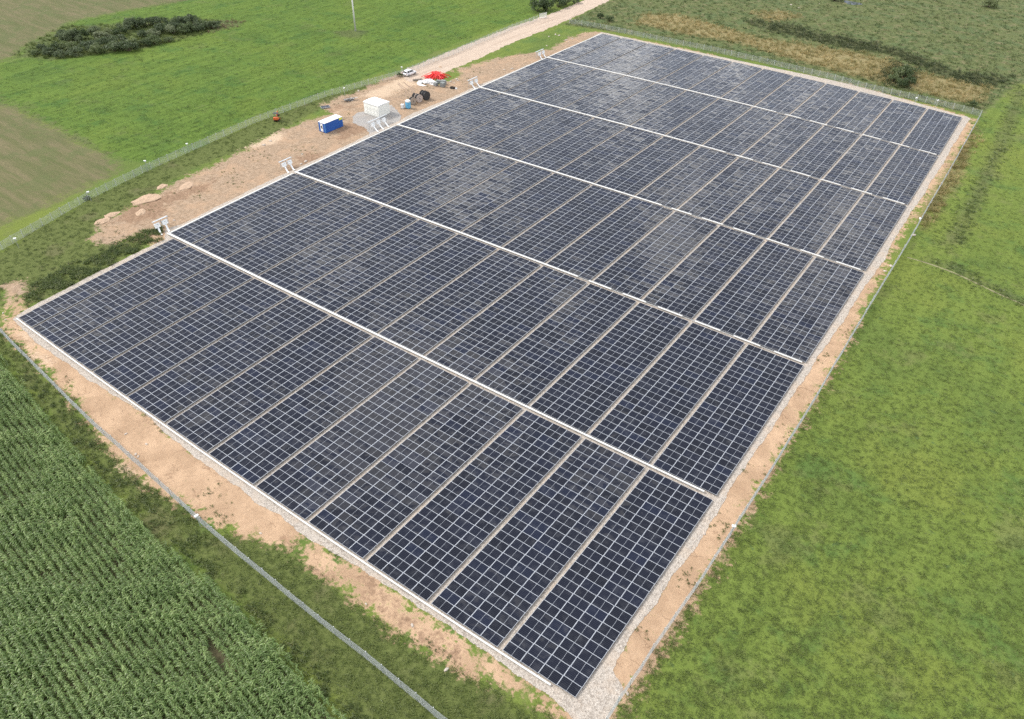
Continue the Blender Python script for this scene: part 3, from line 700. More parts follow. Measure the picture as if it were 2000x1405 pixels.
for b in range(6):
    for s in range(12):
        cols = range(4) if s else (range(1, 3) if b == 0 else range(0, 3))
        x0, x1 = strip_x(s, cols[0]), strip_x(s, cols[-1] + 1)
        y0, y1 = row_y(b, 0), row_y(b, 25)
        bx, by = plan(x0, y0)
        lab = "solar array, %s strip from the dirt yard, %s block from the maize" % (ORD[s], ORD[b])
        root = thing("solar_array", lab, "solar array", (bx, by, 0.035), 0, "solar arrays in the fenced field")
        mats, rn = [], []
        for c in cols:
            for r in range(25):
                gx, gy = strip_x(s, c + 0.5), row_y(b, r + 0.5)
                X, Y = plan(gx, gy)
                ux, uy = plan(gx + 1.2, gy); wx, wy = plan(gx - 1.2, gy)
                vx, vy = plan(gx, gy + 0.6); tx, ty = plan(gx, gy - 0.6)
                sx, sy = math.hypot(ux - wx, uy - wy) / 2.4, math.hypot(vx - tx, vy - ty) / 1.2
                ang = 0.5 * (math.atan2(uy - wy, ux - wx) + math.atan2(vy - ty, vx - tx) - math.pi / 2)
                e = Euler((rng.normal(0, R(0.65)), rng.normal(0, R(0.50)), ang))
                loc = Vector((X - bx, Y - by, PZ - 0.035 + rng.normal(0, 0.003)))
                if b < 3:
                    o = bpy.data.objects.new("panel", PANEL)
                    C.objects.link(o)
                    o.parent = root
                    o.location = loc
                    o.rotation_euler = e
                    o.scale = (sx, sy, 1)
                else:
                    mats.append(Matrix.Translation(loc) @ e.to_matrix().to_4x4() @ Matrix.Diagonal((sx, sy, 1, 1)))
                    rn.append(random.random())
        if mats:
            tag(link("panel", panel_mesh("panel_field", mats, rn), root), None, None, None, "stuff")
        # purlins under the column joints and the rods that carry them
        posts = MB()
        for c in list(cols) + [cols[-1] + 1]:
            rail = MB()
            gx = strip_x(s, c)
            inset = 0.06 if c == cols[0] else (-0.06 if c == cols[-1] + 1 else 0.0)
            pr = [plan(gx + inset, y0 + (y1 - y0) * k / 5) for k in range(6)]
            for k in range(5):
                (ax, ay), (cx, cy) = pr[k], pr[k + 1]
                nx, ny = -(cy - ay), cx - ax
                L = math.hypot(nx, ny); nx, ny = nx / L * 0.045, ny / L * 0.045
                zt, zb = PZ - 0.078, PZ - 0.135
                P4 = [(ax - bx + nx, ay - by + ny), (ax - bx - nx, ay - by - ny), (cx - bx - nx, cy - by - ny), (cx - bx + nx, cy - by + ny)]
                rail.quad(*[(x, y, zt) for x, y in P4])
                for i in range(4):
                    (p0, q0), (p1, q1) = P4[i], P4[(i + 1) % 4]
                    rail.quad((p0, q0, zb), (p1, q1, zb), (p1, q1, zt), (p0, q0, zt))
            rail.build("rail", MAT["galvanised"], root)
            for r in range(0, 26, 5):
                X, Y = plan(gx + inset, row_y(b, min(max(r, 0.15), 24.85)))
                posts.tube([(X - bx, Y - by, -0.035), (X - bx, Y - by, PZ - 0.136)], 0.022, 5)
        tag(posts.build("support_rod", MAT["galvanised"], root), None, None, None, "stuff")

# ------------------------------------------------------------------ cable trays
def tray(name, label, pts, widths, zb, h, seg=3.0, legs=True, group=None, gaps=None):
    """white covered tray along pts (site metres); each cover is a piece"""
    p0 = pts[0]
    root = thing(name, label, "cable tray", (p0[0], p0[1], 0.035), 0, group)
    P = [Vector((x - p0[0], y - p0[1], 0)) for x, y in pts]
    cum = [0.0]
    for a, c in zip(P, P[1:]):
        cum.append(cum[-1] + (c - a).length)
    T = cum[-1]
    def at(d):
        for k in range(len(P) - 1):
            if d <= cum[k + 1] or k == len(P) - 2:
                return P[k].lerp(P[k + 1], (d - cum[k]) / max(cum[k + 1] - cum[k], 1e-6)), (P[k + 1] - P[k]).normalized()
    d, k = 0.0, 0
    lg = MB()
    while d < T - 0.3:
        e = min(d + seg, T)
        a, t = at(d + 0.015)
        c, _ = at(e - 0.015)
        wd = widths[0] + (widths[1] - widths[0]) * ((d + e) / 2 / T)
        n = Vector((-t.y, t.x, 0)) * wd / 2
        if not (gaps and gaps(d / T, k)):
            m = MB()
            z0, z1 = zb - 0.035 + random.uniform(-0.006, 0.006), zb - 0.035 + h
            ring = [a + n, a - n, c - n, c + n]
            m.quad(*[(q.x, q.y, z1) for q in ring])
            m.quad(*[(q.x, q.y, z0) for q in ring[::-1]])
            for i in range(4):
                q, r = ring[i], ring[(i + 1) % 4]
                m.quad((q.x, q.y, z0), (r.x, r.y, z0), (r.x, r.y, z1), (q.x, q.y, z1))
            m.build("tray_cover", MAT["tray_white"], root)
        else:
            m = MB()
            n2 = n * 0.45
            for off in (-0.6, 0.6):
                m.tube([tuple(a + n2 * off + Vector((0, 0, zb))), tuple(c + n2 * off + Vector((0, 0, zb)))], 0.035, 5)
            m.build("cable_run", MAT["grey_metal"], root)
        if legs:
            g = a.lerp(c, 0.5)
            for sgn in (-0.8, 0.8):
                q = g + n * sgn
                lg.tube([(q.x, q.y, -0.035), (q.x, q.y, zb - 0.045)], 0.02, 4)
        d = e; k += 1
    if legs:
        tag(lg.build("leg", MAT["galvanised"], root), None, None, None, "stuff")
    return root

for b in range(5):
    yy = row_y(b, 25) + TRAY * 0.64
    xs0 = strip_x(0, 0) - 0.5
    xs1 = strip_x(11, 4) - (1.6 if b == 0 else 0.5)
    n = 24
    pts = [plan(xs0 + (xs1 - xs0) * k / n, yy) for k in range(n + 1)]
    lab = "white cable tray crossing the field between the %s and %s blocks of panels" % (ORD[b], ORD[b + 1])
    sparse = (lambda f, k: f > 0.62 and k % 3 == 2) if b else (lambda f, k: False)
    tray("cable_tray", lab, pts, (0.44, 0.24), 0.28, 0.12, 2.4, True, "cable trays across the field", sparse)
n = 24
pts = [plan(strip_x(0, 1) - 0.3 + (strip_x(11, 3) - strip_x(0, 1)) * k / n, -0.34) for k in range(n + 1)]
tray("cable_tray", "long thin white cable tray along the panel edge facing the maize", pts, (0.20, 0.20), 0.22, 0.07, 3.0, True)
for b in range(1, 6):
    pts = [plan(strip_x(0, 0) - 0.30, row_y(b, 0) - 0.2 + (row_y(b, 25) - row_y(b, 0)) * k / 8) for k in range(9)]
    tray("cable_tray", "white cable tray beside the dirt yard, along the %s block of panels" % ORD[b], pts, (0.30, 0.26), 0.22, 0.12, 3.0, True, "cable trays along the yard edge")

# ------------------------------------------------------------------ inverter racks
def inverter_rack(x, ys, label, y_lo, y_hi, tray_x):
    yc = (y_lo + y_hi) / 2
    t = thing("inverter_rack", label, "inverter rack", (x, yc, 0.0), 0, "inverter racks at the yard edge")
    L = y_hi - y_lo
    for k in range(len(ys) + 1):
        yy = -L / 2 + 0.15 + (L - 0.3) * k / len(ys)
        MB().box((-0.46, yy - 0.04, 0), (-0.38, yy + 0.04, 1.98)).build("post", MAT["galvanised"], t)
    for z in (1.02, 1.58):
        MB().box((-0.37, -L / 2, z), (-0.31, L / 2, z + 0.07)).build("rail", MAT["galvanised"], t)
    M = Matrix.Translation((-0.55, 0, 2.02)) @ Matrix.Rotation(R(-8), 4, "Y")
    MB().box((-0.30, -L / 2 - 0.1, 0), (0.26, L / 2 + 0.1, 0.035), 0, M).build("canopy", MAT["galvanised"], t)
    for y in ys:
        M = Matrix.Translation((-0.02, y - yc, 1.30)) @ Matrix.Rotation(R(-18), 4, "Y")
        bx_ = MB().box((-0.22, -0.58, -0.46), (0.20, 0.58, 0.42), 0, M, 0.03).build("inverter", MAT["white_metal"], t)
        MB().box((0.203, -0.16, 0.12), (0.215, 0.16, 0.22), 0, M).build("display", MAT["grey_metal"], bx_)
        MB().box((-0.26, -0.50, -0.30), (-0.225, 0.50, 0.30), 0, M).build("heat_sink", MAT["dark_metal"], bx_)
        m = MB()
        a, c = Vector((0.05, y - yc, 0.96)), Vector((tray_x - x - 0.85, y - yc - 0.45, 0.14))
        e = Vector((tray_x - x - 0.05, y - yc - 0.75, 0.14))
        for p, q in ((a, c), (c, e)):
            d = (q - p).normalized(); sd = d.cross(Vector((0, 0, 1))).normalized() * 0.17; up = sd.cross(d).normalized() * 0.05
            r = [p + sd + up, p - sd + up, p - sd - up, p + sd - up]; r2 = [v + (q - p) for v in r]
            for i in range(4):
                m.quad(tuple(r[i]), tuple(r[(i + 1) % 4]), tuple(r2[(i + 1) % 4]), tuple(r2[i]))
            m.quad(*[tuple(v) for v in r[::-1]]); m.quad(*[tuple(v) for v in r2])
        m.build("cable_duct", MAT["white_metal"], t)

inverter_rack(-4.05, [33.45, 35.20], "rack with two white inverters nearest the maize corner", 33.0, 36.3, -1.9)
inverter_rack(-5.85, [68.45, 70.15], "rack with two white inverters by the brown brushwood, short of the blue container", 67.6, 71.2, -3.6)
inverter_rack(-6.35, [98.75, 100.80, 102.85], "long rack with three white inverters in front of the white cabin", 97.6, 104.4, -3.8)
inverter_rack(-5.45, [139.25, 141.45], "rack with two white inverters beyond the stacked pallets", 138.3, 142.6, -3.2)
inverter_rack(-4.75, [173.9, 176.1], "rack with two white inverters farthest up the yard", 172.6, 176.9, -2.8)

# ------------------------------------------------------------------ cabin, container, toilet
cx, cy = W["cabin"][1]
t = thing("transformer_cabin", "square cream white transformer cabin standing on the grey gravel pad", "cabin", (cx - 2.78, cy + 2.18, 0.02), R(-0.8))
hx, hy, ht = 2.72, 2.14, 3.15
MB().box((-hx - 0.04, -hy - 0.04, 0), (hx + 0.04, hy + 0.04, 0.22)).build("plinth", MAT["concrete"], t)
MB().box((-hx, -hy, 0.222), (hx, hy, ht)).build("wall", MAT["cream_render"], t)
rf = MB()
a, e = hx + 0.10, hy + 0.10
rf.box((-a, -e, ht + 0.002), (a, e, ht + 0.16))
for q in (((-a, -e, ht + 0.16), (a, -e, ht + 0.16), (a, 0, ht + 0.32), (-a, 0, ht + 0.32)), ((a, e, ht + 0.16), (-a, e, ht + 0.16), (-a, 0, ht + 0.32), (a, 0, ht + 0.32))):
    rf.quad(*q)
rf.tri((a, -e, ht + 0.16), (a, e, ht + 0.16), (a, 0, ht + 0.32)); rf.tri((-a, e, ht + 0.16), (-a, -e, ht + 0.16), (-a, 0, ht + 0.32))
rf.build("roof", MAT["roof_white"], t)
for k in range(4):                                          # doors with louvres on the long front
    x0 = -2.35 + k * 1.2
    d = MB().box((x0, -hy - 0.03, 0.35), (x0 + 1.08, -hy - 0.002, 2.55)).build("door", MAT["cream_render"], t)
    for z in (0.55, 1.75):
        lv = MB()
        for i in range(7):
            lv.box((x0 + 0.2, -hy - 0.055, z + i * 0.085), (x0 + 0.88, -hy - 0.032, z + i * 0.085 + 0.05))
        lv.build("louvre", MAT["cream_render"], d)
    MB().box((x0 + 0.95, -hy - 0.08, 1.35), (x0 + 1.0, -hy - 0.032, 1.55)).build("handle", MAT["dark_metal"], d)
d = MB().box((hx + 0.002, -0.9, 0.35), (hx + 0.03, 0.3, 2.5)).build("door", MAT["cream_render"], t)
MB().box((hx + 0.032, 0.15, 1.3), (hx + 0.07, 0.2, 1.5)).build("handle", MAT["dark_metal"], d)

cx, cy = W["container"][1]
t = thing("site_container", "blue steel site container with white roof and white end door", "container", (cx - 1.10, cy + 3.15, 0.0), R(-0.6))
hx, hy, ht = 1.20, 3.10, 2.62
bd = MB()
bd.box((-hx + 0.04, -hy + 0.04, 0.12), (hx - 0.04, hy - 0.04, ht - 0.08))
bd.build("body", MAT["blue_paint"], t)
for sgn in (-1, 1):                                         # corrugated long sides
    cg = MB()
    nrib = 22
    for k in range(nrib):
        y = -hy + 0.2 + (2 * hy - 0.4) * k / nrib
        wv_ = (2 * hy - 0.4) / nrib
        x0, x1 = sgn * (hx - 0.04), sgn * (hx - 0.005)
        cg.quad((x0 + sgn * 0.002, y, 0.2), (x1, y + wv_ * 0.25, 0.2), (x1, y + wv_ * 0.25, ht - 0.14), (x0 + sgn * 0.002, y, ht - 0.14))
        cg.quad((x1, y + wv_ * 0.25, 0.2), (x1, y + wv_ * 0.6, 0.2), (x1, y + wv_ * 0.6, ht - 0.14), (x1, y + wv_ * 0.25, ht - 0.14))
        cg.quad((x1, y + wv_ * 0.6, 0.2), (x0 + sgn * 0.002, y + wv_ * 0.85, 0.2), (x0 + sgn * 0.002, y + wv_ * 0.85, ht - 0.14), (x1, y + wv_ * 0.6, ht - 0.14))
    cg.build("side_cladding", MAT["blue_paint"], t)
for sx in (-1, 1):
    for sy in (-1, 1):
        MB().box((sx * hx - 0.06 * (sx > 0), sy * hy - 0.06 * (sy > 0), 0.0), (sx * hx + 0.06 * (sx < 0), sy * hy + 0.06 * (sy < 0), ht)).build("corner_post", MAT["light_blue"], t)
    MB().box((min(sx * hx, sx * hx - sx * 0.07), -hy + 0.062, 0.06), (max(sx * hx, sx * hx - sx * 0.07), hy - 0.062, 0.19)).build("side_beam", MAT["blue_paint"], t)
MB().box((-hx - 0.015, -hy - 0.015, ht - 0.075), (hx + 0.015, hy + 0.015, ht + 0.03), 0, None, 0.03).build("roof", MAT["roof_white"], t)
d = MB().box((-0.55, -hy + 0.005, 0.25), (0.35, -hy + 0.035, 2.35)).build("door", MAT["white_metal"], t)
MB().box((-0.30, -hy - 0.012, 1.05), (0.12, -hy + 0.003, 1.75)).build("pane", MAT["car_glass"], d)
MB().box((0.22, -hy - 0.04, 1.05), (0.26, -hy + 0.003, 1.2)).build("handle", MAT["dark_metal"], d)
MB().box((hx + 0.002, 1.85, 1.95), (hx + 0.018, 2.95, 2.50)).build("notice", MAT["yellow_sign"], t)

cx, cy = W["toilet"][1]
t = thing("portable_toilet", "blue portable toilet with white roof beside the cable drums", "toilet", (cx - 0.45, cy + 0.62, 0.0), R(3))
MB().box((-0.56, -0.56, 0), (0.56, 0.56, 0.12)).build("base", MAT["dark_metal"], t)
MB().box((-0.53, -0.53, 0.122), (0.53, 0.53, 1.78)).build("wall", MAT["light_blue"], t)
MB().box((-0.535, -0.535, 1.782), (0.535, 0.535, 2.02)).build("vent_band", MAT["white_sheet"], t)
MB().box((-0.58, -0.58, 2.022), (0.58, 0.58, 2.26), 0, None, 0.1).build("roof", MAT["roof_white"], t)
d = MB().box((-0.36, -0.565, 0.18), (0.36, -0.532, 1.76)).build("door", MAT["light_blue"], t)
MB().box((0.26, -0.60, 0.9), (0.31, -0.567, 1.05)).build("handle", MAT["dark_metal"], d)
t = thing("water_tank", "small white plastic tank next to the blue toilet", "tank", (cx - 1.6, cy - 0.35, 0.0), R(8))
MB().box((-0.42, -0.42, 0.0), (0.42, 0.42, 0.12)).build("pallet", MAT["old_wood"], t)
MB().box((-0.40, -0.40, 0.122), (0.40, 0.40, 1.22), 0, None, 0.08).build("tank_body", MAT["white_sheet"], t)
MB().tube([(0, 0, 1.22), (0, 0, 1.29)], 0.12, 10).build("cap", MAT["dark_metal"], t)

# ------------------------------------------------------------------ cable drums
def drum(x, y, dia, width, mat, label, cable=True, yaw=0.0):
    t = thing("cable_drum", label, "cable drum", (x, y, 0), yaw, "cable drums beside the blue toilet")
    r = dia / 2
    N = 28
    for sx in (-1, 1):
        m = MB()
        x0, x1 = sx * width / 2, sx * (width / 2 - 0.08)
        k = 0
        o = [(x0, r * math.sin(2 * math.pi * i / N), r + r * math.cos(2 * math.pi * i / N)) for i in range(N)]
        p = [(x1, q[1], q[2]) for q in o]
        m.v = o + p
        m.f = [tuple(range(N)), tuple(range(2 * N - 1, N - 1, -1))] + [(i, N + i, N + (i + 1) % N, (i + 1) % N) for i in range(N)]
        m.m = [0] * len(m.f)
        fl = m.build("flange", mat, t)
        for i in range(-4, 5):                               # boards of the flange
            yy = i * r / 4.6
            hh = math.sqrt(max(r * r - (abs(yy) + r / 9.5) ** 2, 0.01)) * 0.97
            xa, xb = sx * (width / 2 + 0.002), sx * (width / 2 + 0.024)
            MB().box((min(xa, xb), yy - r / 9.8, r - hh), (max(xa, xb), yy + r / 9.8, r + hh)).build("plank", mat, fl)
        MB().tube([(x0 + sx * 0.025, 0, r), (x0 + sx * 0.05, 0, r)], 0.14, 10).build("hub", MAT["dark_metal"], fl)
    m = MB()
    rc = r * (0.84 if cable else 0.45)
    turns = 10
    ps, rs = [], []
    for i in range(turns * 2 + 1):
        ps.append((-width / 2 + 0.09 + (width - 0.18) * i / (turns * 2), 0, r)); rs.append(rc + (0.03 if i % 2 else -0.02) * r)
    m.tube(ps, rs, 24)
    m.build("wound_cable" if cable else "core", MAT["black_rubber"] if cable else mat, t, True)

drum(-10.05, 118.35, 2.00, 1.05, MAT["drum_wood"], "greyish wooden cable drum nearest the blue toilet", True, R(-14))
drum(-9.75, 120.60, 2.25, 1.15, MAT["drum_wood_pale"], "pale wooden cable drum in the middle of the row", True, R(-12))
drum(-9.35, 123.25, 2.45, 1.10, MAT["dark_metal"], "big dark cable drum at the far end of the row", True, R(-10))
drum(-11.75, 121.3, 1.90, 0.85, MAT["old_wood"], "dark wooden cable drum half hidden behind the pale one", True, R(8))

drum(-11.0, 123.9, 2.10, 0.85, MAT["dark_metal"], "dark cable drum tucked behind the big dark one", True, R(-4))

# ------------------------------------------------------------------ car
def car(loc, rz):
    t = thing("parked_car", "white estate car parked on the dirt road by the fence", "car", loc, rz)
    L, Wd = 4.45, 1.84
    # lower body as lofted sections (x across, y along, +y = nose)
    prof = [(-2.22, 0.42, 0.80, 0.80), (-2.12, 0.30, 1.02, 0.87), (-1.6, 0.25, 1.06, 0.92), (-0.6, 0.22, 1.04, 0.92), (0.6, 0.22, 1.02, 0.92), (1.3, 0.24, 0.98, 0.91), (1.95, 0.28, 0.84, 0.86), (2.18, 0.40, 0.68, 0.74)]
    m = MB()
    rings = []
    for y, zb, zt, hw in prof:
        k = len(m.v)
        m.v += [(-hw * 0.96, y, zb), (-hw, y, zb + (zt - zb) * 0.45), (-hw * 0.97, y, zt - 0.06), (-hw * 0.86, y, zt), (hw * 0.86, y, zt), (hw * 0.97, y, zt - 0.06), (hw, y, zb + (zt - zb) * 0.45), (hw * 0.96, y, zb)]
        rings.append(k)
    for a_, b_ in zip(rings, rings[1:]):
        for i in range(8):
            m.f.append((a_ + i, a_ + (i + 1) % 8, b_ + (i + 1) % 8, b_ + i)); m.m.append(0)
    m.f.append(tuple(rings[0] + i for i in range(8))[::-1]); m.f.append(tuple(rings[-1] + i for i in range(8))); m.m += [0, 0]
    body = m.build("body", MAT["car_paint"], t, True)
    # cabin: roof on pillars with windows as their own panes
    m = MB()
    roof = [(-1.95, 1.50, 0.62), (-1.75, 1.60, 0.66), (-0.7, 1.66, 0.69), (0.25, 1.60, 0.67), (0.45, 1.52, 0.64)]
    rr = []
    for y, z, hw in roof:
        k = len(m.v); m.v += [(-hw, y, z - 0.06), (-hw * 0.9, y, z), (hw * 0.9, y, z), (hw, y, z - 0.06)]; rr.append(k)
    for a_, b_ in zip(rr, rr[1:]):
        for i in range(3):
            m.f.append((a_ + i, a_ + i + 1, b_ + i + 1, b_ + i)); m.m.append(0)
    m.build("roof", MAT["car_paint"], t, True)
    for sx in (-1, 1):
        for y0, y1, u0, u1 in ((-1.98, -1.80, -1.98, -1.62), (-0.78, -0.70, -0.78, -0.70), (0.98, 1.12, 0.28, 0.46)):
            q = MB(); q.quad((sx * 0.845, y0, 1.03), (sx * 0.845, y1, 1.03), (sx * 0.64, u1, 1.56), (sx * 0.64, u0, 1.50))
            q.quad((sx * 0.79, y0, 1.03), (sx * 0.79, y1, 1.03), (sx * 0.60, u1, 1.56), (sx * 0.60, u0, 1.50)); q.build("pillar", MAT["car_paint"], t)
        for y0, y1, u0, u1 in ((-1.80, -0.78, -1.62, -0.78), (-0.70, 1.00, -0.70, 0.30)):
            q = MB(); q.quad((sx * 0.83, y0, 1.03), (sx * 0.83, y1, 1.03), (sx * 0.635, u1, 1.555), (sx * 0.635, u0, 1.555)); q.build("side_window", MAT["car_glass"], t)
        w_ = MB()
        for y in (-1.38, 1.36):
            w_ = MB().tube([(sx * 0.72, y, 0.34), (sx * 0.93, y, 0.34)], 0.34, 16)
            wh = w_.build("wheel", MAT["black_rubber"], t)
            MB().tube([(sx * 0.932, y, 0.34), (sx * 0.945, y, 0.34)], 0.20, 10).build("rim", MAT["galvanised"], wh)
        MB().box((sx * 0.74 - 0.1, -2.235, 0.78), (sx * 0.74 + 0.1, -2.16, 0.98)).build("tail_light", MAT["tail_red"], t)
        MB().box((sx * 0.62 - 0.14, 2.09, 0.58), (sx * 0.62 + 0.14, 2.185, 0.70)).build("headlight", MAT["white_metal"], t)
        MB().box((sx * 0.97 - 0.08, 0.72, 1.02), (sx * 0.97 + 0.08, 0.86, 1.16)).build("mirror", MAT["car_paint"], t)
    q = MB(); q.quad((-0.76, -2.13, 1.03), (0.76, -2.13, 1.03), (0.60, -1.96, 1.49), (-0.60, -1.96, 1.49)); q.build("rear_window", MAT["car_glass"], t)
    q = MB(); q.quad((0.80, 1.18, 1.0), (-0.80, 1.18, 1.0), (-0.60, 0.46, 1.51), (0.60, 0.46, 1.51)); q.build("windscreen", MAT["car_glass"], t)
    MB().box((-0.80, -2.27, 0.36), (0.80, -2.15, 0.58)).build("bumper", MAT["grey_metal"], t)
    MB().box((-0.26, -2.262, 0.66), (0.26, -2.225, 0.76)).build("number_plate", MAT["white_sheet"], t)
car((-26.85, 136.1, 0.012), R(-3))

# ------------------------------------------------------------------ mini excavator
x, y = W["excavator"][0]
t = thing("mini_excavator", "small orange tracked excavator parked on the grass by the left fence", "excavator", (x, y, 0), R(35))
for sx in (-1, 1):
    m = MB()
    pr = [(-0.75, 0.20), (-0.62, 0.02), (0.62, 0.02), (0.75, 0.20), (0.62, 0.40), (-0.62, 0.40)]
    x0, x1 = (0.38, 0.66) if sx > 0 else (-0.66, -0.38)
    m.v = [(x0, a_, b_) for a_, b_ in pr] + [(x1, a_, b_) for a_, b_ in pr]
    m.f = [tuple(range(5, -1, -1)), tuple(range(6, 12))] + [(i, (i + 1) % 6, 6 + (i + 1) % 6, 6 + i) for i in range(6)]; m.m = [0] * 8
    m.build("track", MAT["black_rubber"], t)
MB().box((-0.37, -0.4, 0.25), (0.37, 0.4, 0.52)).build("undercarriage", MAT["dark_metal"], t)
MB().box((-0.62, -0.95, 0.53), (0.62, 0.35, 0.72)).build("turntable", MAT["orange_paint"], t)
MB().box((-0.62, -0.98, 0.722), (0.62, -0.35, 1.18), 0, None, 0.08).build("engine_cover", MAT["orange_paint"], t)
MB().box((-0.25, -0.34, 0.722), (0.25, 0.0, 1.1)).build("seat", MAT["black_rubber"], t)
for sx in (-0.55, 0.5):
    for yy in (-0.38, 0.3):
        MB().box((sx, yy, 0.722), (sx + 0.05, yy + 0.05, 2.0)).build("canopy_post", MAT["dark_metal"], t)
MB().box((-0.64, -0.5, 2.002), (0.64, 0.5, 2.08)).build("canopy", MAT["dark_metal"], t)
bm = MB().tube([(0, 0.36, 0.7), (0, 0.95, 1.75), (0, 1.75, 1.95)], [0.12, 0.12, 0.09], 6).build("boom", MAT["orange_paint"], t)
MB().tube([(0, 1.78, 1.97), (0, 2.05, 1.0)], [0.09, 0.07], 6).build("dipper_arm", MAT["orange_paint"], bm)
MB().box((-0.25, 1.85, 0.55), (0.25, 2.25, 0.95)).build("bucket", MAT["dark_metal"], bm)
MB().box((-0.68, 0.95, 0.08), (0.68, 1.02, 0.40)).build("dozer_blade", MAT["orange_paint"], t)

# ------------------------------------------------------------------ goods lying in the yard
t = thing("pipe_heap", "heap of bright red flexible conduit dumped on weedy ground", "pipes", (-18.9, 139.2, 0.0), 0)
for k in range(70):
    a_ = R(random.uniform(-75, 80)) - R(50)
    L = random.uniform(2.8, 5.4)
    z0 = random.uniform(0.35, 1.25)
    base = Vector((-0.9 + random.gauss(0, 0.45), 0.9 + random.gauss(0, 0.45), z0))
    ps = []
    bend = random.uniform(-0.5, 0.5)
    for i in range(7):
        f_ = i / 6
        an = a_ + bend * f_
        ps.append((base.x + math.cos(an) * L * (f_ - 0.25), base.y + math.sin(an) * L * (f_ - 0.25), max(0.06, z0 * (1 - (f_ * 1.15 - 0.2) ** 2) + random.uniform(-0.02, 0.02))))
    MB().tube(ps, random.uniform(0.07, 0.10), 5).build("pipe", MAT["red_plastic"], t, True)

def blob(name, mat, label, cat, loc, size, seed, group=None, rough=0.28, n=14, rz=0.0):
    """a slumped, creased sack or heap: noisy half ellipsoid with a flat foot"""
    r = random.Random(seed)
    ph = [r.uniform(0, 6.28) for _ in range(8)]
    m = MB()
    rows = 7
    for i in range(rows + 1):
        th = (i / rows) * math.pi / 2
        for j in range(n):
            a_ = 2 * math.pi * j / n
            k = 1 + rough * (0.5 * math.sin(3 * a_ + ph[0] + 2 * th) + 0.35 * math.sin(5 * a_ + ph[1] - 3 * th) + 0.3 * math.sin(7 * th + ph[2]) * (i < rows) + r.uniform(-0.25, 0.25) * (i < rows))
            m.v.append((size[0] * math.cos(th) * math.cos(a_) * k, size[1] * math.cos(th) * math.sin(a_) * k, max(0.0, size[2] * math.sin(th) * (k if i < rows else 1))))
    for i in range(rows):
        for j in range(n):
            m.f.append((i * n + j, i * n + (j + 1) % n, (i + 1) * n + (j + 1) % n, (i + 1) * n + j)); m.m.append(0)
    o = m.build(name, mat, None, False, loc)
    if rz:
        o.rotation_euler = (0, 0, rz)
    return tag(o, label, cat, group)

SACK = ["large slumped white bulk bag touching the grey pallets", "white bulk bag in the middle of the white heap", "white crumpled bag at the road end of the white heap",
        "small white bag at the back of the white heap, below the red pipes", "flat white sheet crumpled on the sand in front of the bags", "thin white sheet spread at the corner nearest the drums"]
for k, (x, y, a_, b_, h_) in enumerate([(-16.4, 134.5, 1.2, 0.95, 0.95), (-18.2, 133.8, 1.25, 1.0, 0.9), (-19.8, 133.0, 1.0, 0.8, 0.55), (-18.4, 135.3, 0.9, 0.7, 0.7), (-18.9, 131.6, 1.1, 0.7, 0.18), (-17.6, 131.4, 0.9, 0.45, 0.14)]):
    blob("bulk_bag", MAT["white_sheet"], SACK[k], "bag", (x, y, 0), (a_, b_, h_), k, "white bags and sheets in the yard", 0.35, 16, R(k * 40))
GL = ["grey slatted crate of fittings nearest the panels", "grey slatted crate behind the nearest one", "grey slatted crate leaning against the white bags", "low grey crate at the back by the red pipes"]
for k, (x, y, a_, b_, h_, rz) in enumerate([(-12.3, 134.2, 1.3, 1.1, 1.25, 12), (-13.4, 135.9, 1.5, 1.1, 1.2, 8), (-14.4, 133.6, 1.1, 1.0, 0.95, -6), (-15.2, 135.9, 1.3, 1.0, 0.85, 20)]):
    t = thing("pallet_crate", GL[k], "crate", (x, y, 0), R(rz), "grey crates in the yard")
    MB().box((-a_ / 2, -b_ / 2, 0), (a_ / 2, b_ / 2, 0.12)).build("pallet", MAT["old_wood"], t)
    MB().box((-a_ / 2 + 0.05, -b_ / 2 + 0.05, 0.122), (a_ / 2 - 0.05, b_ / 2 - 0.05, h_)).build("goods", MAT["grey_goods"], t)
    for i in range(5):
        z = 0.16 + i * (h_ - 0.2) / 5
        for sy in (-1, 1):
            MB().box((-a_ / 2, sy * b_ / 2 - 0.02, z), (a_ / 2, sy * b_ / 2 + 0.02, z + 0.10)).build("slat", MAT["grey_metal"], t)
        for sx in (-1, 1):
            MB().box((sx * a_ / 2 - 0.02, -b_ / 2 + 0.022, z), (sx * a_ / 2 + 0.02, b_ / 2 - 0.022, z + 0.10)).build("slat", MAT["grey_metal"], t)
    for i in range(4):
        MB().box((-a_ / 2, -b_ / 2 + 0.03 + i * (b_ - 0.2) / 3, h_ + 0.002), (a_ / 2, -b_ / 2 + 0.15 + i * (b_ - 0.2) / 3, h_ + 0.03)).build("slat", MAT["grey_goods"], t)
# black cable coil
t = thing("cable_coil", "flat coil of black cable on the ground near the panels", "cable coil", (-9.2, 135.0, 0), 0)
for k in range(5):
    rr_ = 0.55 + 0.10 * (k % 3)
    ps = [(rr_ * math.cos(2 * math.pi * i / 20) * 1.15, rr_ * math.sin(2 * math.pi * i / 20), 0.07 + 0.11 * (k // 2) + 0.02 * math.sin(i)) for i in range(21)]
    MB().tube(ps, 0.065, 6, 0, False).build("loop", MAT["black_rubber"], t, True)
blob("sack", MAT["white_sheet"], "little white sack beside the black cable coil", "sack", (-8.1, 135.3, 0), (0.35, 0.3, 0.35), 31)
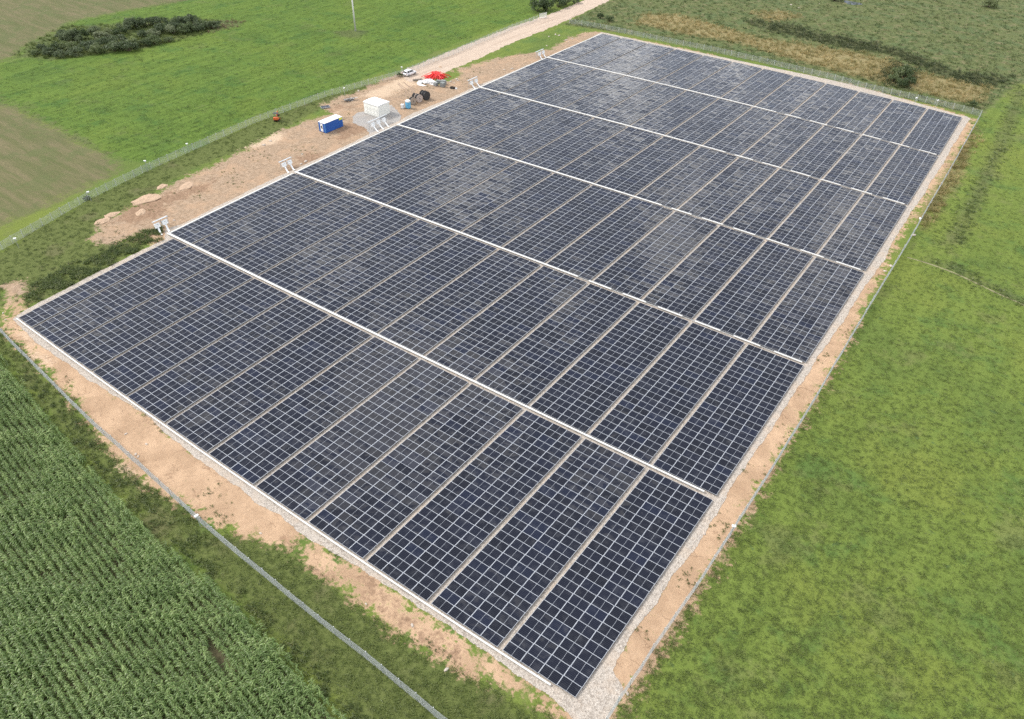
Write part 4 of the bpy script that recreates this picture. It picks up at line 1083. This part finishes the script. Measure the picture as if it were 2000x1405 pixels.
# dark timber pile and dark sheets
t = thing("timber_pile", "low pile of dark old timber at the road end of the white bags", "timber", (-21.9, 134.0, 0), R(55))
for k in range(14):
    z = 0.06 + 0.11 * (k // 5)
    M = Matrix.Translation((random.uniform(-0.3, 0.3), -0.6 + 0.26 * (k % 5) + random.uniform(-0.05, 0.05), z)) @ Matrix.Rotation(R(random.uniform(-9, 9)), 4, "Z")
    MB().box((-1.3, -0.07, -0.05), (1.3, 0.07, 0.05), 0, M).build("beam", MAT["old_wood"], t)
t = thing("rail_pile", "loose pile of black and white rails on the sand behind the cabin", "rails", (-25.6, 109.8, 0), R(40))
for k in range(18):
    L = random.uniform(0.9, 2.2)
    M = Matrix.Translation((random.uniform(-0.8, 0.8), random.uniform(-0.8, 0.8), 0.05 + 0.035 * k)) @ Matrix.Rotation(R(random.gauss(20, 28)), 4, "Z") @ Matrix.Rotation(R(random.uniform(-5, 5)), 4, "Y")
    MB().box((-L, -0.06, -0.02), (L, 0.06, 0.02), 0, M).build("rail", MAT[("dark_metal", "white_metal", "dark_metal")[k % 3]], t)
t = thing("spare_panel", "single spare solar panel lying on a pallet by the grass edge", "solar panel", (-27.2, 101.6, 0), R(62))
for yy in (-0.5, 0.0, 0.5):
    MB().box((-1.0, yy - 0.06, 0), (1.0, yy + 0.06, 0.14)).build("pallet_beam", MAT["old_wood"], t)
for k in range(6):
    link("panel", PANEL, t, (random.uniform(-0.02, 0.02), random.uniform(-0.02, 0.02), 0.18 + k * 0.042))

# ------------------------------------------------------------------ utility pole, camera posts
x, y = W["pole"][0]
t = thing("utility_pole", "tall pale concrete utility pole standing in the green field", "utility pole", (x, y, 0), 0)
MB().tube([(0, 0, 0), (0, 0, 14.0)], [0.30, 0.20], 12).build("shaft", MAT["pale_concrete"], t, True)
MB().box((-0.9, -0.06, 13.2), (0.9, 0.06, 13.34)).build("cross_arm", MAT["grey_metal"], t)
for sx in (-0.8, 0, 0.8):
    MB().tube([(sx, 0, 13.342), (sx, 0, 13.60)], [0.05, 0.07], 8).build("insulator", MAT["white_sheet"], t)

CAML = ["camera post on the yard fence, nearest the maize corner", "camera post on the yard fence by the small dark bush", "camera post on the yard fence opposite the bare earth", "camera post on the yard fence behind the blue container",
        "camera post on the yard fence beside the white car", "camera post on the far fence, below the dark bushes", "camera post on the far fence, near its end corner", "camera post on the meadow fence, near the front",
        "camera post on the meadow fence, far end", "camera post on the maize fence", "thin white camera mast on the yard fence above the earth heaps"]
for k, (x, y) in enumerate(W["cams"]):
    t = thing("camera_post", CAML[k], "camera post", (x, y, 0), R(rng.uniform(0, 360)), "security cameras on the fences")
    h_ = 2.15 if k != 10 else 2.6
    MB().box((-0.035, -0.035, 0), (0.035, 0.035, h_ - 0.1)).build("post", MAT["galvanised"], t)
    hd = MB().tube([(-0.20, 0, h_), (0.24, 0, h_ - 0.05)], [0.13, 0.11], 8).build("camera", MAT["white_metal"], t)
    MB().box((-0.26, -0.15, h_ + 0.13), (0.26, 0.15, h_ + 0.16)).build("sun_shield", MAT["white_metal"], hd)

# ------------------------------------------------------------------ fences
FH = 1.70
def wire_panel():
    m = MB()
    def bar(a, b, r):
        a, b = Vector(a), Vector(b)
        d = (b - a).normalized(); s1 = d.orthogonal().normalized() * r; s2 = d.cross(s1).normalized() * r
        ra = [a + s1, a + s2, a - s1, a - s2]
        k = len(m.v)
        m.v += [tuple(q) for q in ra] + [tuple(q + (b - a)) for q in ra]
        for i in range(4):
            m.f.append((k + i, k + (i + 1) % 4, k + 4 + (i + 1) % 4, k + 4 + i)); m.m.append(0)
    for i in range(41):
        x = -1.20 + 2.40 * i / 40
        bar((x, 0, 0.06), (x, 0, FH), 0.0048)
    for z in (0.08, 0.30, 0.50, 0.70, 0.90, 1.10, 1.30, 1.50, 1.66):
        for off in (-0.012, 0.012):
            bar((-1.22, off, z), (1.22, off, z), 0.006)
    return m.mesh("fence_wire", MAT["fence_zinc"])
plain("fence_post_zinc", (0.52, 0.54, 0.54), 0.5, 0.1, 0.08, 3.0)
plain("fence_zinc", (0.46, 0.49, 0.49), 0.5, 0.3, 0.08, 3.0)
WIRE = wire_panel()
POST = MB().box((-0.038, -0.038, 0), (0.038, 0.038, FH + 0.10)).box((-0.042, -0.042, FH + 0.102), (0.042, 0.042, FH + 0.12)).mesh("fence_post", MAT["fence_post_zinc"])
def fence(name, label, pts):
    t = thing(name, label, "fence", (pts[0][0], pts[0][1], 0), 0, "wire mesh fences round the site")
    P = [np.array(p) for p in pts]
    cum = np.concatenate([[0], np.cumsum([np.linalg.norm(b - a) for a, b in zip(P, P[1:])])])
    n = max(1, int(round(cum[-1] / 2.5)))
    q = [np.array([np.interp(d, cum, [p[0] for p in P]), np.interp(d, cum, [p[1] for p in P])]) for d in np.linspace(0, cum[-1], n + 1)]
    q = [a + rng.normal(0, 0.02, 2) for a in q]
    for a in q:
        o = link("post", POST, t, (a[0] - pts[0][0], a[1] - pts[0][1], 0))
        o.rotation_euler = (rng.normal(0, 0.008), rng.normal(0, 0.008), rng.uniform(0, 6))
    for a, b in zip(q, q[1:]):
        c = (a + b) / 2
        L = np.linalg.norm(b - a)
        o = link("mesh_panel", WIRE, t, (c[0] - pts[0][0], c[1] - pts[0][1], 0))
        o.rotation_euler = (0, 0, math.atan2(b[1] - a[1], b[0] - a[0]))
        o.scale = ((L - 0.07) / 2.44, 1, 1)
    return t
nf = W["fence_near"] + [(121.2, -10.2)]
fence("wire_fence", "grey wire mesh fence running between the maize and the panels", nf)
fence("wire_fence", "grey wire mesh fence along the open meadow on the long side", [(121.2, -10.2), (121.3, -5.0)] + W["fence_right"])
fence("wire_fence", "grey wire mesh fence at the far end before the rough pasture", W["fence_far"])
fence("wire_fence", "grey wire mesh fence between the yard and the bright green field", W["fence_left"])
t = thing("field_gate", "pale metal gate leaf standing open beside the dirt road", "gate", (-30.0, 211.2, 0), R(70))
for x in (0.0, 3.4):
    MB().box((x - 0.05, -0.05, 0), (x + 0.05, 0.05, 2.0)).build("post", MAT["galvanised"], t)
for k in range(26):
    MB().box((0.10 + k * 0.125, -0.015, 0.15), (0.15 + k * 0.125, 0.015, 1.85)).build("bar", MAT["white_metal"], t)
for z in (0.12, 1.86):
    MB().box((0.06, -0.03, z), (3.34, 0.03, z + 0.06)).build("rail", MAT["galvanised"], t)

# ------------------------------------------------------------------ plants: templates and scatter
leafy("maize_leaf", [(0.22, (0.151, 0.239, 0.066)), (0.5, (0.245, 0.359, 0.109)), (0.78, (0.376, 0.478, 0.185))], 0.3, vary=0.6, trans=0.5)
leafy("maize_tassel", [(0.3, (0.26, 0.27, 0.13)), (0.7, (0.36, 0.34, 0.18))], 0.3, trans=0.4)
leafy("meadow_leaf", [(0.2, (0.112, 0.155, 0.033)), (0.5, (0.152, 0.197, 0.046)), (0.8, (0.216, 0.256, 0.081))], 0.06, vary=0.8, trans=0.45)
leafy("field_leaf", [(0.2, (0.086, 0.139, 0.027)), (0.5, (0.117, 0.173, 0.037)), (0.8, (0.169, 0.220, 0.060))], 0.06, vary=0.7, trans=0.45)
leafy("weed_leaf", [(0.2, (0.072, 0.107, 0.021)), (0.5, (0.119, 0.162, 0.035)), (0.72, (0.176, 0.205, 0.056)), (0.9, (0.221, 0.202, 0.087))], 0.10, vary=0.8, trans=0.42)
leafy("dry_leaf", [(0.2, (0.224, 0.201, 0.074)), (0.5, (0.381, 0.302, 0.133)), (0.8, (0.538, 0.435, 0.221))], 0.08, vary=0.8, trans=0.4)
leafy("dark_leaf", [(0.2, (0.050, 0.070, 0.026)), (0.5, (0.090, 0.110, 0.042)), (0.8, (0.150, 0.145, 0.072))], 0.08, vary=0.7, trans=0.4)
leafy("rough_leaf", [(0.2, (0.076, 0.114, 0.033)), (0.5, (0.123, 0.154, 0.054)), (0.8, (0.183, 0.185, 0.086))], 0.07, vary=0.8, trans=0.42)
leafy("reed_leaf", [(0.2, (0.150, 0.110, 0.065)), (0.5, (0.210, 0.155, 0.095)), (0.8, (0.28, 0.22, 0.14))], 0.1, vary=0.7, trans=0.35)
leafy("willow_leaf", [(0.2, (0.090, 0.125, 0.058)), (0.5, (0.165, 0.205, 0.105)), (0.8, (0.255, 0.280, 0.165))], 0.10, vary=0.7, trans=0.4)
leafy("bush_leaf", [(0.2, (0.066, 0.100, 0.036)), (0.5, (0.122, 0.165, 0.066)), (0.8, (0.195, 0.230, 0.100))], 0.10, vary=0.7, trans=0.4)

def template(name, me):
    return bpy.data.objects.new(name, me)          # used only through the scatter nodes

def maize(seed):
    r = random.Random(seed)
    m = MB()
    H = r.uniform(1.65, 1.95)
    m.tube([(0, 0, 0), (r.gauss(0, 0.03), r.gauss(0, 0.03), H)], [0.018, 0.010], 4, 0, False)
    az = r.uniform(0, 3.14)
    for k in range(10):
        z0 = 0.35 + (H - 0.45) * k / 9
        a_ = az + math.pi * (k % 2) + r.gauss(0, 0.45)
        L = r.uniform(0.55, 0.85) * (1.0 if k < 7 else 0.75)
        up = r.uniform(0.35, 0.7)
        w_ = r.uniform(0.038, 0.056)
        d = Vector((math.cos(a_), math.sin(a_), 0)); sd = Vector((-d.y, d.x, 0))
        prev = None
        for i in range(5):
            f_ = i / 4
            p = d * (L * f_ * 0.85) + Vector((0, 0, z0 + L * (up * f_ - (up + r.uniform(0.15, 0.4)) * f_ * f_)))
            ww = w_ * (0.6 + 1.4 * f_ - 2.0 * f_ * f_) + 0.004
            cur = (p - sd * ww, p + sd * ww)
            if prev:
                m.quad(tuple(prev[0]), tuple(prev[1]), tuple(cur[1]), tuple(cur[0]))
            prev = cur
    for k in range(5):
        a_ = r.uniform(0, 6.28)
        b = Vector((0, 0, H)); e = Vector((math.cos(a_) * 0.12, math.sin(a_) * 0.12, H + 0.22))
        m.tri(tuple(b - Vector((0.012, 0, 0))), tuple(b + Vector((0.012, 0, 0))), tuple(e), 1)
    return m.mesh("maize_plant", [MAT["maize_leaf"], MAT["maize_tassel"]])

def tuft(seed, n, hgt, spread, width, mat, droop=0.5):
    r = random.Random(seed)
    m = MB()
    for k in range(n):
        a_ = r.uniform(0, 6.28)
        q = spread * math.sqrt(r.random())
        b = Vector((math.cos(a_) * q, math.sin(a_) * q, 0))
        dirn = Vector((math.cos(a_ + r.gauss(0, 0.9)), math.sin(a_ + r.gauss(0, 0.9)), 0))
        h_ = hgt * r.uniform(0.55, 1.15)
        sd = Vector((-dirn.y, dirn.x, 0)) * width * r.uniform(0.6, 1.3)
        mid = b + dirn * h_ * droop * 0.45 + Vector((0, 0, h_ * 0.75))
        tip = b + dirn * h_ * droop * 1.1 + Vector((0, 0, h_ * (1.0 - droop * 0.4)))
        m.quad(tuple(b - sd * 0.7), tuple(b + sd * 0.7), tuple(mid + sd), tuple(mid - sd))
        m.tri(tuple(mid - sd), tuple(mid + sd), tuple(tip))
    return m.mesh("tuft", [mat])

def scatter(name, label, pts, temps, smin, smax, cat_seed=0, grow=None):
    """one object whose points carry instanced plants"""
    r = np.random.default_rng(cat_seed + 100)
    pts = np.asarray(pts, float)
    n = len(pts)
    me = bpy.data.meshes.new(name)
    me.vertices.add(n)
    co = np.zeros((n, 3)); co[:, :pts.shape[1]] = pts
    me.vertices.foreach_set("co", co.ravel())
    sc = r.uniform(smin, smax, n)
    if grow is not None:
        sc = sc * grow
    for nm, arr in (("scl", sc), ("rot", r.uniform(0, 6.283, n)), ("tx", r.normal(0, 0.08, n))):
        a = me.attributes.new(nm, "FLOAT", "POINT"); a.data.foreach_set("value", arr.astype(np.float32))
    a = me.attributes.new("kind", "INT", "POINT"); a.data.foreach_set("value", r.integers(0, len(temps), n).astype(np.int32))
    ng = bpy.data.node_groups.new(name + "_nodes", "GeometryNodeTree")
    ng.interface.new_socket("Geometry", in_out="INPUT", socket_type="NodeSocketGeometry")
    ng.interface.new_socket("Geometry", in_out="OUTPUT", socket_type="NodeSocketGeometry")
    N, Lk = ng.nodes, ng.links
    gi, go = N.new("NodeGroupInput"), N.new("NodeGroupOutput")
    join = N.new("GeometryNodeJoinGeometry")
    def at(nm, typ="FLOAT"):
        q = N.new("GeometryNodeInputNamedAttribute"); q.data_type = typ; q.inputs[0].default_value = nm
        return q.outputs[0]
    rv = N.new("ShaderNodeCombineXYZ")
    Lk.new(at("tx"), rv.inputs[0]); Lk.new(at("rot"), rv.inputs[2])
    kind = at("kind", "INT"); scl = at("scl")
    for k, tp in enumerate(temps):
        oi = N.new("GeometryNodeObjectInfo"); oi.inputs[0].default_value = tp; oi.inputs[1].default_value = True
        cmp_ = N.new("FunctionNodeCompare"); cmp_.data_type = "INT"; cmp_.operation = "EQUAL"
        Lk.new(kind, cmp_.inputs[2]); cmp_.inputs[3].default_value = k
        ip = N.new("GeometryNodeInstanceOnPoints")
        Lk.new(gi.outputs[0], ip.inputs["Points"]); Lk.new(cmp_.outputs[0], ip.inputs["Selection"])
        Lk.new(oi.outputs["Geometry"], ip.inputs["Instance"])
        Lk.new(rv.outputs[0], ip.inputs["Rotation"]); Lk.new(scl, ip.inputs["Scale"])
        Lk.new(ip.outputs[0], join.inputs[0])
    Lk.new(join.outputs[0], go.inputs[0])
    o = link(name, me)
    md = o.modifiers.new("scatter", "NODES"); md.node_group = ng
    me.materials.append(temps[0].data.materials[0])
    return tag(o, label, None, None, "stuff")

def sample(polys, dens, near=1e9, excl=(), seed=0, falloff=70.0, margin=0.0, jitter_edge=0.0):
    """random points in polygons; density (per m2) thins out with distance from the photographer"""
    r = np.random.default_rng(seed)
    out = []
    for poly in polys:
        a = np.array(poly)
        lo, hi = a.min(0) - 1, a.max(0) + 1
        lo = np.maximum(lo, (-235, -60)); hi = np.minimum(hi, (190, 400))
        n = int(np.prod(hi - lo) * dens)
        n = min(n, 6000000)
        p = r.uniform(lo, hi, (n, 2)).astype(np.float32)
        d = np.sqrt(((p - CAM[:2]) ** 2).sum(1) + CAM[2] ** 2)
        p = p[(r.random(n) < np.minimum(1, (falloff / d) ** 2)) & (d < near)]
        # keep what the picture can plausibly see (generous)
        f = np.array(W["vis"]); c = f.mean(0); f = c + (f - c) * 1.10
        p = p[sdist(p[:, 0], p[:, 1], f.tolist()) > 0]
        e = r.normal(0, jitter_edge, len(p)) if jitter_edge else 0.0
        p = p[sdist(p[:, 0], p[:, 1], poly) > margin + e]
        for ex, mg in excl:
            if len(p):
                p = p[sdist(p[:, 0], p[:, 1], ex) < mg]
        out.append(p)
    return np.concatenate(out)

# maize, sown in rows
ang = R(-7.15)
ux, uy = math.cos(ang), math.sin(ang)
vx, vy = -uy, ux
rowsP = []
for i in range(-60, 60):
    s0 = np.arange(-20, 140, 0.165)
    s0 = s0 + rng.normal(0, 0.035, len(s0))
    ox = 60 + vx * 0.84 * i; oy = -22 + vy * 0.84 * i
    rowsP.append(np.stack([ox + ux * (s0 - 60) + vx * rng.normal(0, 0.085, len(s0)), oy + uy * (s0 - 60) + vy * rng.normal(0, 0.04, len(s0))], 1))
mp = np.concatenate(rowsP)
sd = sdist(mp[:, 0], mp[:, 1], W["corn"]) + rng.normal(0, 0.25, len(mp))
mp = mp[(sd > 0.1) & (rng.random(len(mp)) > 0.06)]
for k, (gx, gy) in enumerate(W["corn_gaps"]):
    d = ((mp[:, 0] - gx) / (1.2 if k in (5, 6) else 0.7)) ** 2 + ((mp[:, 1] - gy) / 0.55) ** 2
    mp = mp[d > rng.uniform(0.2, 1.4, len(mp))]
scatter("maize_crop", "green maize standing in straight rows outside the near fence", mp, [template("maize_plant", maize(k)) for k in range(6)], 0.80, 1.10, 1,
        1 + 0.10 * np.sin(mp[:, 0] * 0.31 + 2 * np.sin(mp[:, 1] * 0.4)) + 0.08 * np.sin(mp[:, 0] * 0.9 - mp[:, 1] * 1.1))

GR, SO = W["gravel"], W["soil"]
near_soil = [(p, 0.1) for p in SO[:3]]
FR = W["fence_right"]
meadow = [(122.0, -12), (122.1, 0.5)] + [(x + 0.15, y) for x, y in FR] + [(150, 260), (190, 300), (190, -20), (150, -30)]
tf = [template("grass_tuft", tuft(k, 18, 0.15, 0.24, 0.014, MAT["meadow_leaf"], 1.0)) for k in range(4)]
pm = sample([meadow], 16.0, 260, [(q, 0.0) for q in W["dark"][2:4]], 11, 62.0)
scatter("meadow_grass", "short tufted grass of the open meadow beyond the long fence", pm, tf, 0.55, 1.35, 2)
tw = [template("weed_clump", tuft(20 + k, 20, 0.46, 0.26, 0.028, MAT["weed_leaf"], 0.8)) for k in range(4)]
pw = sample([W["weedstrip"]], 14.0, 300, near_soil + [(W["corn"], 0.0)], 12, 70.0, 0.0, 0.6)
dc = -sdist(pw[:, 0], pw[:, 1], W["corn"])
pat = np.sin(pw[:, 0] * 0.5 + 1.7 * np.sin(pw[:, 1] * 0.7)) + np.sin(pw[:, 0] * 1.1 - pw[:, 1] * 0.8)
tall = (dc < 1.6 + 0.6 * pat) | ((pw[:, 0] < 66 + 3 * pat) & (rng.random(len(pw)) < 0.55 + 0.2 * pat))
scatter("fence_weeds", "rank weeds along the maize and its fence", pw[tall], tw, 0.35, 1.15, 3)
scatter("strip_grass", "short olive grass between the maize fence and the bare earth", pw[~tall], [template("grass_tuft", tuft(25 + k, 16, 0.20, 0.26, 0.018, MAT["meadow_leaf"], 0.85)) for k in range(3)], 0.5, 1.3, 31)
pl = sample([W["darkgrass"]], 5.0, 330, [(SO[3], 0.2), (SO[0], 0.2), (GR, -0.2), (W["road"], -0.2)], 13, 85.0, 0.0, 0.5)
scatter("verge_grass", "lush verge grass between the yard and its fence", pl, [template("weed_clump", tuft(30 + k, 18, 0.26, 0.34, 0.024, MAT["weed_leaf"], 0.9)) for k in range(3)], 0.4, 1.2, 4)
ph = sample([W["hedge"]], 16.0, 300, [(GR, -0.3)], 14, 110.0, 0.0, 1.1)
ph = ph[np.sin(ph[:, 0] * 0.8 + 1.5 * np.sin(ph[:, 1] * 0.5)) + np.sin(ph[:, 1] * 1.3 - ph[:, 0] * 0.4) + rng.normal(0, 0.7, len(ph)) > -0.9]
scatter("weed_bank", "bank of leafy weeds along the panel edge near the corner", ph,
        [template("weed_clump", tuft(40 + k, 22, 0.52, 0.32, 0.040, MAT["rough_leaf" if k == 3 else "weed_leaf"], 0.9)) for k in range(4)], 0.3, 1.3, 5)
# seedlings that have come up on the bare earth
ps_ = sample([SO[0], SO[1], SO[2], SO[3]], 2.6, 300, [(GR, -0.1), (W["pad"], -0.2), (W["road"], -0.2)], 15, 95.0)
keep = (np.sin(ps_[:, 0] * 0.33 + 1.3 * np.sin(ps_[:, 1] * 0.21)) + np.sin(ps_[:, 1] * 0.6 + ps_[:, 0] * 0.17) + rng.normal(0, 0.35, len(ps_)) > np.where(ps_[:, 0] < -3, 0.9, 1.45))
scatter("seedlings", "scattered green seedlings on the bare sandy strips", ps_[keep], [template("weed_clump", tuft(50 + k, 12, 0.20, 0.16, 0.024, MAT["weed_leaf"], 0.9)) for k in range(3)], 0.4, 1.3, 6)
pf = sample([W["leftfield"]], 3.2, 420, [(W["stubble"][0], 0.5), (W["stubble"][1], 0.5), (W["dark"][4], 0.0)], 16, 110.0)
scatter("field_grass", "bright green grass of the field beyond the yard", pf, [template("grass_tuft", tuft(60 + k, 14, 0.14, 0.45, 0.03, MAT["field_leaf"], 1.1)) for k in range(3)], 0.6, 1.4, 7)
pr_ = sample([W["rough"]], 2.4, 480, W["dry"] and [(W["dry"][0], 1.0)], 17, 130.0)
scatter("rough_grass", "coarse uneven grass of the pasture behind the far fence", pr_, [template("grass_tuft", tuft(70 + k, 14, 0.42, 0.45, 0.035, MAT["rough_leaf"], 0.7)) for k in range(3)], 0.5, 1.5, 8)
pd_ = sample(W["dry"], 4.0, 480, [(FR + [(100, 150)], 0.0)], 18, 140.0, -1.0, 1.2)
scatter("dry_grass", "tall straw coloured dry grass behind the far fence", pd_, [template("grass_tuft", tuft(80 + k, 16, 0.75, 0.42, 0.032, MAT["dry_leaf"], 0.6)) for k in range(3)], 0.5, 1.4, 9)
pk = np.concatenate([sample(W["dark"][:2], 6.0, 480, [], 19, 140.0, -0.4, 1.8)])
scatter("ditch_weeds", "dark rank growth along the ditches", pk, [template("weed_clump", tuft(90 + k, 18, 0.60, 0.45, 0.040, MAT["dark_leaf"], 0.7)) for k in range(3)], 0.5, 1.4, 10)

pt = sample(W["dark"][2:4], 5.0, 480, [], 39, 120.0, -0.4, 1.2)
scatter("track_grass", "longer flattened grass along the old tracks in the meadow", pt, [template("grass_tuft", tuft(86 + k, 16, 0.26, 0.36, 0.03, MAT["weed_leaf"], 1.1)) for k in range(3)], 0.5, 1.2, 34)
pu = sample([W["dark"][4]], 4.0, 480, [], 29, 140.0, 0.3, 1.2)
tip = (pu[:, 0] * 0.819 + pu[:, 1] * 0.574) > -18.8
scatter("hollow_undergrowth", "green undergrowth filling the overgrown hollow", pu[~tip], [template("weed_clump", tuft(95 + k, 16, 0.55, 0.45, 0.045, MAT["weed_leaf"], 0.8)) for k in range(3)], 0.5, 1.4, 32)
scatter("brown_reeds", "reddish brown reeds at the narrow end of the overgrown hollow", pu[tip], [template("weed_clump", tuft(98 + k, 16, 0.6, 0.45, 0.04, MAT["reed_leaf"], 0.6)) for k in range(2)], 0.6, 1.3, 33)

# ------------------------------------------------------------------ shrubs
def shrub_meshes(seed, leaf_mat, clumps=26, leaves=64):
    """unit bush (radius 1, about 1.5 high): stems and leaf clumps spread through an uneven crown"""
    r = random.Random(seed)
    cr_, st = MB(), MB()
    for k in range(clumps):
        a_ = r.uniform(0, 6.28); q = math.sqrt(r.random()) * 0.86
        top = 1.25 * math.sqrt(max(0.05, 1 - q * q)) * r.uniform(0.72, 1.08)
        c = Vector((math.cos(a_) * q, math.sin(a_) * q, max(0.22, top * r.uniform(0.55, 1.0))))
        if k < 9:
            st.tube([(c.x * 0.12, c.y * 0.12, 0), (c.x * 0.5, c.y * 0.5, c.z * 0.5), tuple(c)], [0.03, 0.02, 0.008], 5, 0, False)
        rad = r.uniform(0.20, 0.36)
        for i in range(leaves):
            d = Vector((r.gauss(0, 1), r.gauss(0, 1), r.gauss(0.25, 0.9))).normalized()
            p = c + d * rad * r.uniform(0.55, 1.05)
            if p.z < 0.03:
                continue
            n_ = (d + Vector((r.gauss(0, 0.6), r.gauss(0, 0.6), r.gauss(0, 0.6)))).normalized()
            u_ = n_.orthogonal().normalized(); v_ = n_.cross(u_)
            L, ww = r.uniform(0.05, 0.10), r.uniform(0.025, 0.05)
            cr_.quad(tuple(p - u_ * L), tuple(p + v_ * ww), tuple(p + u_ * L), tuple(p - v_ * ww))
    return cr_.mesh("crown", [leaf_mat]), st.mesh("stem", [MAT["bark"]])
KINDS = [shrub_meshes(k, MAT["willow_leaf"] if k % 3 else MAT["bush_leaf"]) for k in range(6)]
DARKK = [shrub_meshes(20 + k, MAT["bush_leaf"], 28, 60) for k in range(3)]
def shrub(name, label, loc, rad, group, kinds, k, zs=1.0):
    t = thing(name, label, "bush", (loc[0], loc[1], 0), R(k * 47), group)
    t.scale = (rad, rad, rad * zs)
    cr_, st = kinds[k % len(kinds)]
    link("crown", cr_, t); link("stem", st, t)
for k, (p, r_) in enumerate(W["shrubs"]):
    shrub("willow_bush", "grey green willow bush, %s from the left in the overgrown hollow" % nth(k), p, r_, "bushes in the overgrown hollow", KINDS, k, 0.72 + 0.18 * ((k * 7) % 5) / 4)
BR = ["big dark bush by the dirt road, widest of its clump", "big dark bush by the dirt road, second from the field side", "bush in the middle of the roadside clump", "smaller bush behind the roadside clump", "smallest bush at the road end of the clump"]
for k, (p, r_) in enumerate(W["bushes_road"]):
    shrub("roadside_bush", BR[k], p, r_, "bush clump beside the dirt road", DARKK + KINDS[:2], k, 1.0)
DB = ["dark bush in the clump behind the far fence, towards the road", "largest dark bush in the clump behind the far fence", "low dark bush in the clump, closest to the far fence", "dark bush at the outer side of the far fence clump", "small dark bush at the foot of the far fence clump",
      "lone small dark bush near the end of the far fence", "lone bush far off at the upper edge of the pasture", "dark bush on the bank of the far pond", "small dark bush against the yard fence", "low bush on the far verge of the dirt road", "low bush at the bend of the dirt road", "small bush by the fence next to the white car"]
for k, (p, r_) in enumerate(W["dark_bushes"]):
    shrub("dark_bush", DB[k], p, r_, "scattered dark bushes", DARKK, k, 0.9)

# ------------------------------------------------------------------ pond, heaps, stones
m = NT("pond_water")
m.bsdf((0.02, 0.024, 0.024), 0.04, 0, m.bump(m.noise(1.5, 2.0, m.pos()), 0.03, 0.05), ior=1.33)
sheet("pond_water", ragged(W["pond"], 0.6, 0.2, 9), 0.02, m.mat, "small bright pond in the far pasture")
ML = ["long pale earth heap above the inverter rack nearest the maize", "small pale earth heap left of the long one", "low earth heap at the grass edge", "earth heap nearest the yard fence", "broad low earth heap beside the bare yard", "small earth heap below the long one", "little earth heap by the road verge"]
for k, (p, r_) in enumerate(W["mounds"]):
    blob("earth_heap", MAT["earth_heap"], ML[k], "earth heap", (p[0], p[1], -0.02), (r_, r_ * 0.62, 0.12 + 0.07 * r_), 50 + k, "earth heaps on the yard side", 0.20, 26, R(75 + 11 * k))
SM = []
for k in range(5):
    r = random.Random(200 + k)
    mb = MB()
    ph = [r.uniform(0, 6.28) for _ in range(4)]
    for i in range(5):
        th = -0.6 + (i / 4) * (math.pi / 2 + 0.6)
        for j in range(8):
            a_ = 2 * math.pi * j / 8
            q = 1 + 0.25 * math.sin(2 * a_ + ph[0]) + r.uniform(-0.13, 0.13)
            mb.v.append((math.cos(th) * math.cos(a_) * q, 0.8 * math.cos(th) * math.sin(a_) * q, 0.55 * (math.sin(th) + 0.45) * (1 + r.uniform(-0.1, 0.1))))
    for i in range(4):
        for j in range(8):
            mb.f.append((i * 8 + j, i * 8 + (j + 1) % 8, (i + 1) * 8 + (j + 1) % 8, (i + 1) * 8 + j)); mb.m.append(0)
    SM.append(mb.mesh("stone", MAT["stone"]))
ZC = {}
for k, (x, y) in enumerate(sorted(W["stones"], key=lambda p: math.dist(p, (133.9, -36.4)))):
    d = math.dist((x, y), (133.9, -36.4))
    o = link("stone", SM[k % 5], None, (x, y, -0.02), random.uniform(0, 6))
    q = random.uniform(0.16, 0.30) * (1.0 if d < 140 else 1.7)
    o.scale = (q, q, q * 0.8)
    zone = ("pale stone on the sandy strip beside the maize fence" if y < 5 and x < 112 else "pale stone on the gravel and earth strip beside the meadow fence" if x > 110 else
            "pale stone far out in the rough pasture" if y > 220 else "pale stone on the upper yard beyond the stacked crates" if y > 125 else
            "pale stone on the bare yard near the blue container" if y > 72 else "pale stone on the brown earth by the two nearest inverter racks")
    ZC[zone] = ZC.get(zone, 0) + 1
    tag(o, zone.replace("pale stone", "%s pale stone from the front" % nth(ZC[zone] - 1)), "stone", "loose stones about the site")
